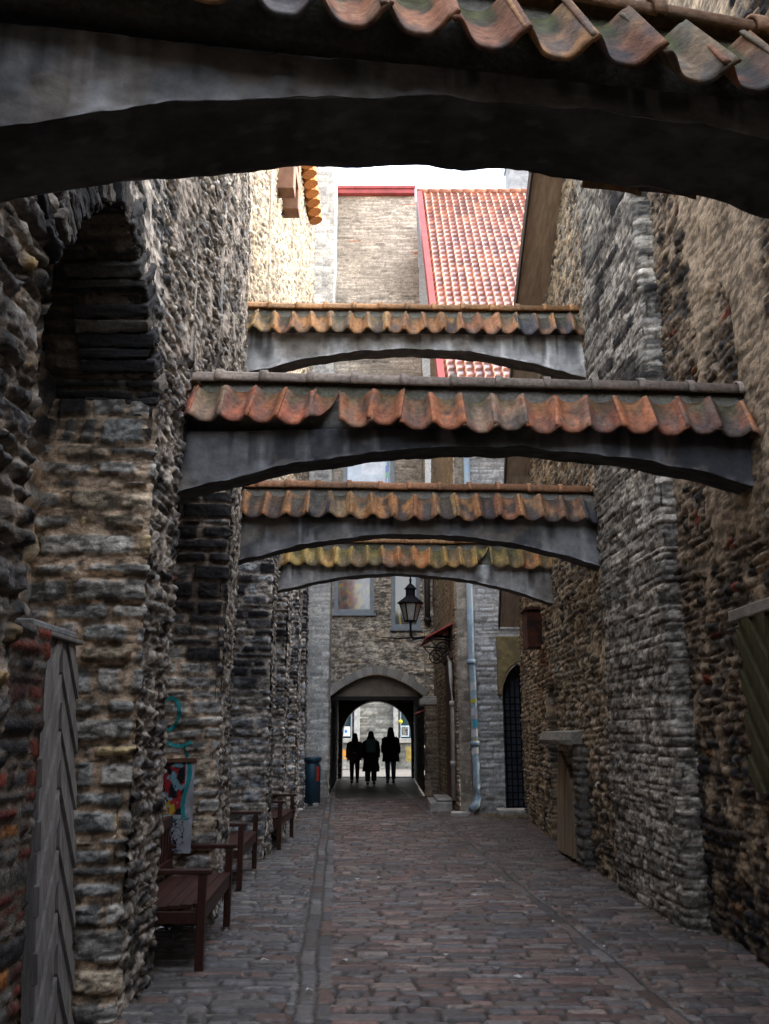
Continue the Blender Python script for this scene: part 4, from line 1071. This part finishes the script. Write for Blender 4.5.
for i in range(14):
    b = MB(); x, y = q.uniform(-.9, 2.0), q.uniform(5.9, 11)
    a0 = q.uniform(0, PI); L = q.uniform(.015, .035)
    b.add([(x + L * math.cos(a0 + t), y + L * .7 * math.sin(a0 + t), .022 + .012 * (j % 2)) for j, t in enumerate(np.linspace(0, 2 * PI, 6)[:-1])], None, [[0, 1, 2, 3, 4]])
    o = b.build('paper_scrap', M_WHITE); tag(o, 'tiny white scrap of paper lying on the street stones', 'scrap', 'paper scraps on the street')

b = MB(); q = random.Random(12)
for i in range(420):
    x = 1.95 + q.random() ** .7 * .85; y = 18.2 + q.random() * .95; a0 = q.uniform(0, 2 * PI); hh_ = q.uniform(.03, .12); l = q.uniform(.01, .07)
    dx_, dy_ = math.cos(a0), math.sin(a0)
    b.add([(x - dy_ * .006, y + dx_ * .006, 0), (x + dy_ * .006, y - dx_ * .006, 0), (x + dx_ * l, y + dy_ * l, hh_)], None, [[0, 1, 2]], V3((.26, .21, .10)) * q.uniform(.5, 1.2))
tag(b.build('dry_grass', M_VCOL), kind='stuff')

# ================================================================== BENCHES
def make_bench():
    """local: x towards the street, y along the wall, origin at the front middle on the ground"""
    r = empty('wooden_bench')
    W, D = 1.5, .58
    for y in (-W / 2, W / 2):
        b = MB(); b.box((-.03, y, .315), (.058, .058, .63)); b.build('leg', M_BENCH, r, bevel=.005)
        b = MB(); b.box((-D + .035, y, .44), (.06, .07, .88), ry=R(-3)); b.build('leg', M_BENCH, r, bevel=.005)
        b = MB(); b.box((-D / 2 + .01, y, .65), (D + .05, .07, .035)); b.build('armrest', M_BENCH, r, bevel=.008)
        b = MB(); b.box((-D / 2, y, .35), (D - .1, .045, .08)); b.build('side_rail', M_BENCH, r, bevel=.004)
    b = MB()
    for i in range(6):
        b.box((-.05 - i * .09, 0, .425 - i * .006), (.08, W - .02, .03))
    b.build('seat', M_BENCH, r, bevel=.005)
    b = MB(); b.box((-.035, 0, .36), (.04, W - .07, .09)); b.build('apron', M_BENCH, r, bevel=.005)
    b = MB(); b.box((-D + .03, 0, .86), (.045, W - .07, .09)); b.box((-D + .045, 0, .52), (.04, W - .07, .07))
    for i in range(11):
        b.box((-D + .035, -W / 2 + .13 + i * (W - .26) / 10, .69), (.02, .055, .28))
    b.build('backrest', M_BENCH, r, bevel=.004)
    return r
bench = make_bench()
bench.location = (-1.29, 7.50, 0.005); bench.rotation_euler = (0, 0, R(2.5))
tag(bench, 'dark brown wooden bench standing before the graffiti poster', 'bench', 'wooden benches in the niches')
b2 = dup(bench, (-1.54, 10.88, 0.005), R(2)); tag(b2, 'dark brown wooden bench, middle one of the row, half hidden by the graffiti pier', 'bench', 'wooden benches in the niches')
b3 = dup(bench, (-1.46, 14.2, 0.005), R(-1)); tag(b3, 'dark brown wooden bench farthest along, standing before the narrow buttress', 'bench', 'wooden benches in the niches')

# poster and painted graffiti on the second pier
n, m = 70, 120
u, v = np.meshgrid(np.linspace(0, 1, n), np.linspace(0, 1, m), indexing='ij')
c = np.zeros(u.shape + (3,)) + V3((.55, .57, .62))
upm = (v > .42) & (u < .8)
ng = lambda sx, sy, sd: fbm(u * sx, v * sy, sd, 3)
up = np.zeros(u.shape + (3,)) + V3((.45, .03, .04))
up = mix(up, V3((.01, .01, .015)), sstep(.50, .54, ng(7, 11, 401)))
up = mix(up, V3((.25, .5, .6)), sstep(.57, .60, ng(8, 11, 405)))
up = mix(up, V3((.6, .45, .03)), sstep(.56, .60, ng(9, 13, 409)) * (v < .62))
c = mix(c, up, upm.astype(float))
c = mix(c, V3((.02, .4, .42)), ((np.abs(u - .84 - .06 * np.sin(v * 9)) < .045) & (v > .38)).astype(float))
scr = np.abs(ng(9, 14, 415) - .5) < .035
c = mix(c, V3((.02, .02, .03)), (scr & (v < .4) & (u < .85)).astype(float))
c = mix(c, V3((.02, .02, .03)), ((np.abs(ng(6, 8, 419) - .52) < .03) & (v < .36) & (u < .7)).astype(float))
c = mix(c, V3((.05, .32, .33)), ((np.abs(ng(7, 10, 425) - .5) < .05) & (v > .36) & (v < .43)).astype(float))
po = empty('graffiti_poster', (-1.85, 8.2, .6))
b = MB(); b.grid(np.stack([-2.09 + .41 * u, 8.195 + .006 * np.sin(v * 9 + u * 4), .60 + .76 * v], -1), c * .72 * (.6 + .8 * fbm(u * 6, v * 9, 440, 4))[..., None]); b.build('sheet', M_VCOL, po, off=(-1.85, 8.2, .6), smooth=True)
b = MB(); b.box((-1.885, 8.2, 1.375), (.44, .05, .04), ry=R(-1)); b.build('batten', mat('batten_wood', (.15, .07, .04), .7), po, off=(-1.85, 8.2, .6), bevel=.006)
tag(po, 'narrow poster sprayed with red, black and white graffiti behind the bench', 'poster')
b = MB()
def stroke(pts, w):
    pts = np.array(pts); n_ = 30
    t = np.linspace(0, 1, n_); k_ = np.linspace(0, 1, len(pts))
    x = np.interp(t, k_, pts[:, 0]); z = np.interp(t, k_, pts[:, 1])
    for _ in range(3):
        x[1:-1] = (x[:-2] + x[1:-1] + x[2:]) / 3; z[1:-1] = (z[:-2] + z[1:-1] + z[2:]) / 3
    tx_, tz_ = np.gradient(x), np.gradient(z); l = np.hypot(tx_, tz_)
    Pp = np.stack([np.stack([x + s * w * tz_ / l, 0 * x, z - s * w * tx_ / l], -1) for s in (-1, 1)], 1)
    # drape on the stones of the pier face
    uq = 301.6 + (Pp[..., 0] + 2.15); hq, _ = S_PIER2(uq, Pp[..., 2])
    hq = np.maximum(hq, hq.mean(axis=0)[None, :] * .9)
    Pp[..., 1] = 8.26 + .04 * (Pp[..., 0] + 2.15) / .65 - hq - .012
    b.grid(Pp, V3((.02, .26, .26)))
stroke([(-2.0, 1.90), (-1.93, 1.93), (-1.865, 1.88), (-1.85, 1.78), (-1.88, 1.68), (-1.95, 1.63), (-2.0, 1.64)], .018)
stroke([(-2.0, 1.58), (-1.95, 1.53), (-1.88, 1.50), (-1.80, 1.50), (-1.73, 1.54)], .015)
stroke([(-1.80, 1.50), (-1.78, 1.44), (-1.75, 1.40)], .012)
tag(b.build('spray_graffiti', mat('teal_spray_paint', attr=True, rough=.7, bump=0), smooth=True), 'teal sprayed loops of graffiti on the pier above the poster', 'graffiti')

# litter bin
lb = empty('litter_bin', (-1.70, 21.6, 0)); OL2 = (-1.70, 21.6, 0)
b = MB(); b.lathe([(.19, .05), (.215, .06), (.215, .88), (.185, .93), (.185, .97), (.225, 1.0), (.23, 1.08), (.20, 1.09), (.19, 1.0)], OL2, 26); b.build('body', M_TEAL, lb, off=OL2, smooth=True)
b = MB(); b.box((-1.58, 21.43, .03), (.12, .1, .09)); b.build('foot', M_STEP, lb, off=OL2, bevel=.01)
b = MB(); b.box((-1.82, 21.43, .03), (.1, .1, .08)); b.build('foot', M_STEP, lb, off=OL2, bevel=.01)
b = MB()
t = np.linspace(-.95, -.55, 8); zz = np.linspace(.55, .88, 6)
b.grid(np.stack([-1.70 + .219 * np.cos(t)[:, None] + 0 * zz, 21.6 + .219 * np.sin(t)[:, None] + 0 * zz, 0 * t[:, None] + zz], -1)); b.build('label_patch', M_STICKRED, lb, off=OL2, smooth=True)
tag(lb, 'dark teal cylindrical litter bin with a red label by the grey pilaster', 'litter bin')

# ================================================================== BEYOND THE PASSAGE
fh = empty('far_house', (0, 44.2, 0)); OF = (0, 44.2, 0)
S_FAR = style(151, 'courses', .5, .16, .015, .02, .03, .02, pal=((3, (.30, .295, .25)), (2, (.24, .235, .205)), (1, (.34, .32, .27))), mortar=(.34, .32, .28), cav=.5)
b = MB(); strip(b, [(-7, 44.2, 0), (7, 44.2, 14)], 0, 9, .07, S_FAR); b.build('wall', M_STONE, fh, smooth=True, off=OF)
b = MB()
for (x0, x1) in ((-1.46, -1.20), (.43, .66)):
    b.box2((x0, 44.0, 1.35), (x1, 44.2, 5.5))
b.build('white_pilaster', mat('pale_pilaster_paint', (.42, .41, .38), .7), fh, off=OF, bevel=.01)
b = MB(); b.box2((-7, 43.95, 1.2), (-1.2, 44.2, 1.42)); b.box2((.45, 43.95, 1.2), (7, 44.2, 1.42)); b.build('sill_band', mat('sill_render', (.36, .34, .30), .8), fh, off=OF, bevel=.02)
for x0, x1 in ((-2.7, -1.62), (.80, 1.7)):
    b = MB(); b.box2((x0 - .06, 44.02, 1.42), (x0, 44.15, 3.6)); b.box2((x1, 44.02, 1.42), (x1 + .06, 44.15, 3.6)); b.box2((x0, 44.02, 2.62), (x1, 44.12, 2.70))
    w = b.build('window', M_FRAME, fh, off=OF)
    b = MB(); u, v = np.meshgrid(np.linspace(0, 1, 20), np.linspace(0, 1, 20), indexing='ij')
    b.grid(np.stack([x0 + (x1 - x0) * u, 44.1 + 0 * u, 1.42 + 2.2 * v], -1), V3((.035, .07, .08))); b.build('pane', M_GLASS, w, off=OF)
tag(fh, 'pale stone house across the bright street seen through the passage arch', 'house')
for (x, z, w_, h_, blue, lab) in ((-1.84, 1.74, .38, .46, 1, 'white framed picture with a blue motif in the shop window beyond the arch'), (.98, 1.75, .40, .52, 0, 'pale framed dark picture hanging in the shop window beyond the arch')):
    r = empty('framed_picture', (x, 44.0, z)); OO = (x, 44.0, z)
    b = MB(); b.box2((x - w_ / 2, 44.0, z - h_ / 2), (x + w_ / 2, 44.05, z + h_ / 2)); b.build('frame', M_WHITE if blue else mat('pale_blue_frame', (.5, .6, .62), .6), r, off=OO, bevel=.01)
    u, v = np.meshgrid(np.linspace(0, 1, 24), np.linspace(0, 1, 24), indexing='ij')
    if blue:
        cc = mix(np.zeros(u.shape + (3,)) + V3((.7, .72, .74)), V3((.03, .2, .55)), sstep(.25, .2, np.hypot(u - .45, v - .5)))
    else:
        cc = mix(np.zeros(u.shape + (3,)) + V3((.22, .2, .17)), V3((.05, .05, .05)), sstep(.48, .55, fbm(u * 5, v * 5, 431, 3)))
    b = MB(); b.grid(np.stack([x + (u - .5) * w_ * .76, 43.994 + 0 * u, z + (v - .5) * h_ * .76], -1), cc); b.build('print', M_VCOL, r, off=OO)
    tag(r, lab, 'picture')
b = MB(); b.lathe([(.001, -.1), (.08, -.06), (.1, 0), (.08, .06), (.001, .1)], (.77, 43.9, 2.2), 12)
tag(b.build('yellow_lamp', mat('yellow_enamel', (.7, .6, .03), .5), smooth=True), 'small round yellow lamp on the house beyond the arch', 'lamp')
sb = empty('orange_bench', (-1.95, 43.3, 0)); OS = (-2.2, 43.3, 0)
b = MB(); b.box2((-2.7, 43.1, .48), (-1.62, 43.5, .54)); b.box2((-2.7, 43.48, .6), (-1.62, 43.53, .9)); b.build('seat', M_ORANGE, sb, off=OS)
for x in (-2.6, -1.75):
    b = MB(); b.box2((x, 43.12, 0), (x + .07, 43.5, .48)); b.build('leg', M_BROWNWOOD, sb, off=OS)
tag(sb, 'orange street bench against the house beyond the arch', 'bench')
b = MB(); b.box2((1.02, 43.7, .35), (1.3, 43.95, 1.02)); b.box2((1.06, 43.69, .45), (1.26, 43.71, .92))
tag(b.build('meter_box', mat('ochre_metal', (.3, .22, .06), .6), bevel=.01), 'ochre metal box low on the house wall beyond the arch', 'box')

# ================================================================== PEOPLE
def skin_body(name, root, joints, edges, radii, m, lvl=2):
    me = bpy.data.meshes.new(name); me.from_pydata([Vector(j) for j in joints], edges, [])
    o = bpy.data.objects.new(name, me); C.objects.link(o); o.parent = root
    md = o.modifiers.new('Skin', 'SKIN'); md.use_smooth_shade = True
    for i, r in enumerate(radii):
        sv = me.skin_vertices[0].data[i]; sv.radius = (r, r) if not hasattr(r, '__len__') else r; sv.use_root = (i == 0)
    sd = o.modifiers.new('Sub', 'SUBSURF'); sd.levels = lvl; sd.render_levels = lvl
    me.materials.append(m)
    return o
def ell(mb, cx, cy, z, rx, ry, n=18):
    return [(cx + rx * math.cos(2 * PI * j / n), cy + ry * math.sin(2 * PI * j / n), z) for j in range(n)]
def person(loc, h, rz, label, coat_len, coat_m, leg_m, leg_w, hairlen, stride, hands, flare=1.0, bulk=1.22):
    """a standing or walking figure seen from behind; local +y is the way it faces"""
    r = empty('person', loc, rz); k = h / 1.72
    s_ = stride
    J = [(0, 0, .93), (0, .01, 1.12), (0, 0, 1.34), (0, -.005, 1.43), (0, .005, 1.50), (0, .02, 1.60), (0, .02, 1.68)]
    E = [(0, 1), (1, 2), (2, 3), (3, 4), (4, 5), (5, 6)]
    rad = [(.15, .11), (.14, .10), (.16, .10), (.07, .07), (.052, .055), (.075, .092), (.06, .075)]
    for sg in (-1, 1):
        i = len(J)
        st = s_ * sg
        J += [(sg * .09, 0, .86), (sg * .10, .5 * st + .02, .48), (sg * .10, st * (1.0) - (.06 if st < 0 else 0), .09), (sg * .10, st + .05, .045), (sg * .105, st + .15, .03)]
        rad += [.085, .06, .042, .042, .035]
        E += [(0, i), (i, i + 1), (i + 1, i + 2), (i + 2, i + 3), (i + 3, i + 4)]
        i = len(J)
        hx, hy, hz = hands[0 if sg < 0 else 1]
        J += [(sg * .18, 0, 1.37), (sg * .235, -.04, 1.11), (sg * hx, hy, hz), (sg * hx, hy + .02, hz - .07)]
        rad += [.055, .042, .03, (.022, .035)]
        E += [(2, i), (i, i + 1), (i + 1, i + 2), (i + 2, i + 3)]
        w = len(J) - 1
        for f, (fx, fy, fl) in enumerate(((-.0, .028, .075), (0, .010, .085), (0, -.010, .08), (0, -.028, .06))):   # four fingers
            J += [(sg * hx, hy + .02 + fy, hz - .10), (sg * (hx - .012), hy + .03 + fy, hz - .10 - fl * .8)]
            rad += [.009, .008]; E += [(w, len(J) - 2), (len(J) - 2, len(J) - 1)]
        J += [(sg * (hx - .02), hy + .055, hz - .06), (sg * (hx - .025), hy + .07, hz - .10)]; rad += [.011, .009]; E += [(w - 1, len(J) - 2), (len(J) - 2, len(J) - 1)]
    J += [(0, .115, 1.585), (0, .135, 1.575)]; rad += [.014, .012]; E += [(5, len(J) - 2), (len(J) - 2, len(J) - 1)]   # nose
    J = [tuple(c * k for c in j) for j in J]; rad = [tuple(c * k for c in q_) if hasattr(q_, '__len__') else q_ * k for q_ in rad]
    skin_body('body', r, J, E, rad, M_SKIN)
    # trousers
    b = MB()
    for sg in (-1, 1):
        st = s_ * sg
        b.tube([(sg * .085 * k, 0, .95 * k), (sg * .09 * k, .02, .80 * k), (sg * .10 * k, (.5 * st + .02) * k, .48 * k), (sg * .10 * k, (st - (.06 if st < 0 else 0)) * k, .12 * k)],
               [.115 * k * leg_w, .108 * k * leg_w, .082 * k * leg_w, .066 * k * leg_w], 14)
    b.build('trousers', leg_m, r, smooth=True)
    for sg in (-1, 1):
        b = MB()
        y0 = (s_ * sg) * k
        b.loft([[(sg * .105 * k + .048 * math.cos(t) * q1, y0 + .05 + .14 * math.sin(t) * q1, zz) for t in np.linspace(0, 2 * PI, 14, endpoint=False)] for q1, zz in ((.95, .0), (1.0, .03), (.9, .07), (.5, .12))])
        b.build('shoe', M_COAT, r, smooth=True)
    # coat with sleeves
    b = MB(); zb = (1.40 - coat_len) * k
    secs = [(zb, .205 * flare, .16), (zb + .12, .20 * flare, .155), (.98 * k, .185, .145), (1.12 * k, .178, .135), (1.28 * k, .20, .14), (1.38 * k, .185, .125), (1.43 * k, .12, .10), (1.47 * k, .075, .075)]
    b.loft([ell(b, .012 * math.sin(i * 2.1), -.005, z, rx * k * bulk, ry * k * bulk, 20) for i, (z, rx, ry) in enumerate(secs)])
    for i, sg in enumerate((-1, 1)):
        hx, hy, hz = hands[i]
        b.tube([(sg * .13 * k, 0, 1.37 * k), (sg * .20 * k, -.01, 1.33 * k), (sg * .245 * k, -.04 * k, 1.11 * k), (sg * (hx + .004) * k, (hy - .0) * k, (hz + .015) * k)], [.085 * k, .095 * k, .078 * k, .058 * k], 12)
    b.build('coat', coat_m, r, smooth=True)
    # hair
    b = MB(); secs = []
    for t in np.linspace(0, 1, 7):
        a0 = t * PI * .55
        secs.append((1.735 - .0 - (1 - math.cos(a0)) * .11, max(.004, .098 * math.sin(a0 + .02)), max(.004, .115 * math.sin(a0 + .02)), .0))
    zt = secs[-1][0]
    for t in np.linspace(.15, 1, 5):
        secs.append((zt - hairlen * t, .098 + (.03 * hairlen / .25 if t < .8 else .005) * min(1, t * 2), .085 - .02 * t, -.045 - .02 * t))
    b.loft([ell(b, 0, (.005 + o_) * k, z * k, rx * k, ry * k, 18) for z, rx, ry, o_ in secs])
    b.build('hair', M_HAIR, r, smooth=True)
    tag(r, label, 'person')
    return r
P1 = (-1.02, 31.6, .0); P2 = (-.45, 30.5, .0); P3 = (.21, 31.5, .0)
person(P1, 1.64, R(3), 'person in a dark plum jacket and black tights walking through the passage arch', .62, M_PLUM, M_COAT, .95, .20, .20, ((.26, .02, .86), (.27, -.04, .86)), .95)
person(P2, 1.70, R(-2), 'person in a long black coat wearing a grey teal backpack inside the arch', .98, M_COAT, M_COAT, 1.25, .24, .06, ((.25, .08, .90), (.25, .02, .88)), 1.15)
person(P3, 1.83, R(4), 'tall person in a black parka and blue jeans inside the passage arch', .74, M_COAT, M_NAVY, .95, .22, .12, ((.24, .10, .95), (.27, .08, .94)), 1.12)
def backpack(loc, w, h, d, m, label, pk):
    r = empty('backpack', loc)
    b = MB()
    b.loft([[(w / 2 * q1 * (abs(math.cos(t)) ** .5) * math.copysign(1, math.cos(t)), -d / 2 + d / 2 * q1 * (abs(math.sin(t)) ** .6) * math.copysign(1, math.sin(t)), z) for t in np.linspace(0, 2 * PI, 20, endpoint=False)]
            for q1, z in ((.6, 0), (.95, .03), (1, h * .4), (.97, h * .75), (.8, h * .93), (.4, h))])
    b.build('bag', m, r, smooth=True)
    b = MB(); b.box((0, -d - .005, h * .28), (w * .7, .05, h * .36)); b.build('pocket', pk, r, bevel=.02)
    for sx in (-1, 1):
        b = MB(); b.tube([(sx * w * .32, -.01, h * .9), (sx * w * .4, .10, h * 1.05), (sx * w * .42, .24, h * .8), (sx * w * .42, .16, h * .2), (sx * w * .35, 0, h * .08)], .018, 8); b.build('strap', m, r)
    tag(r, label, 'backpack')
backpack((P2[0], P2[1] - .12, 1.02), .33, .44, .15, M_TEALBAG, 'grey teal backpack worn over the long black coat', M_TEALBAG)
backpack((P1[0], P1[1] - .11, .88), .27, .42, .13, M_COAT, 'black backpack with a pale stripe on the plum jacket', M_PLUM)
b = MB(); b.box((P1[0] + .02, P1[1] - .29, .99), (.14, .012, .02), rz=0, ry=R(6))
b.build('reflective_stripe', M_WHITE, None)
o = bpy.data.objects['reflective_stripe']
bp = [x for x in bpy.data.objects if x.name.startswith('backpack') and abs(x.location.x - P1[0]) < .01][0]
o.parent = bp; o.location = (-P1[0], -(P1[1] - .11), -.88)

# ================================================================== houses added out of view to shade the passage (behind the walls and behind the camera)
def add_shade_house(x0, x1, y0, y1, z, label):
    r = empty('town_house', ((x0 + x1) / 2, (y0 + y1) / 2, 0)); O_ = tuple(r.location)
    b = MB(); b.box2((x0, y0, 0), (x1, y1, z)); b.build('wall', mat('town_house_render', (.3, .26, .2), .9), r, off=((x0 + x1) / 2, (y0 + y1) / 2, 0))
    xm = (x0 + x1) / 2
    b = MB(); b.prism([(x0 - .3, z - .1), (x1 + .3, z - .1), (xm, z + (x1 - x0) * .15)], 'y', y0 - .2, y1 + .2); b.build('roof', mat('town_house_roof', (.3, .11, .07), .8), r, off=((x0 + x1) / 2, (y0 + y1) / 2, 0), fixn=True)
    tag(r, label, 'house')
add_shade_house(-3, 4.2, -9, -4.5, 6, 'plain house added unseen behind the viewer to shade the passage')
bo = [x for x in bpy.data.objects if x.name.startswith('town_house') and x.type == 'EMPTY'][0]
b = MB(); b.box2((-1.75, -4.6, 5.0), (2.85, -1.2, 6.0)); b.build('shade_block', mat('shade_block_render', (.3, .26, .2), .9), bo, off=tuple(bo.location))  # unseen block added over the passage to cut the sky light
add_shade_house(4.7, 10, -2, 19.35, 12.6, 'plain house added unseen behind the dark tan rubble wall to block sun')

# ================================================================== light, sky, camera
SKY = 1.3
SUN_EL, SUN_AZ = 38, 84          # azimuth clockwise from +Y (ahead)
w = bpy.data.worlds.new('World'); S.world = w; w.use_nodes = True
nt = w.node_tree
sky = nt.nodes.new('ShaderNodeTexSky'); sky.sky_type = 'NISHITA'; sky.sun_disc = False
sky.sun_elevation = R(SUN_EL); sky.sun_rotation = R(SUN_AZ); sky.air_density = 1.0; sky.dust_density = 2.5; sky.ozone_density = 1.0
hs = nt.nodes.new('ShaderNodeHueSaturation'); hs.inputs['Saturation'].default_value = .48
nt.links.new(sky.outputs[0], hs.inputs['Color']); nt.links.new(hs.outputs[0], nt.nodes['Background'].inputs['Color']); nt.nodes['Background'].inputs['Strength'].default_value = SKY
sl_ = bpy.data.lights.new('sun', 'SUN'); sl_.energy = 3.6; sl_.angle = R(.5); sl_.color = (1, .86, .68)
so = bpy.data.objects.new('sun', sl_); C.objects.link(so)
d = Vector((math.sin(R(SUN_AZ)) * math.cos(R(SUN_EL)), math.cos(R(SUN_AZ)) * math.cos(R(SUN_EL)), math.sin(R(SUN_EL))))
so.rotation_euler = d.to_track_quat('Z', 'Y').to_euler(); so.location = (20, 10, 30)

cd = bpy.data.cameras.new('camera'); cam = bpy.data.objects.new('camera', cd); C.objects.link(cam)
cd.sensor_fit = 'VERTICAL'; cd.sensor_height = 36; cd.lens = 890 / 1024 * 36; cd.clip_end = 1000; cd.clip_start = .05
cam.location = (0, 0, 1.6); cam.rotation_euler = (R(90 + 14.03), 0, 0)
S.camera = cam
S.view_settings.view_transform = 'Standard'; S.view_settings.look = 'None'; S.view_settings.exposure = 0; S.view_settings.gamma = 1
S.cycles.use_denoising = True
S.cycles.max_bounces = 8; S.cycles.diffuse_bounces = 5
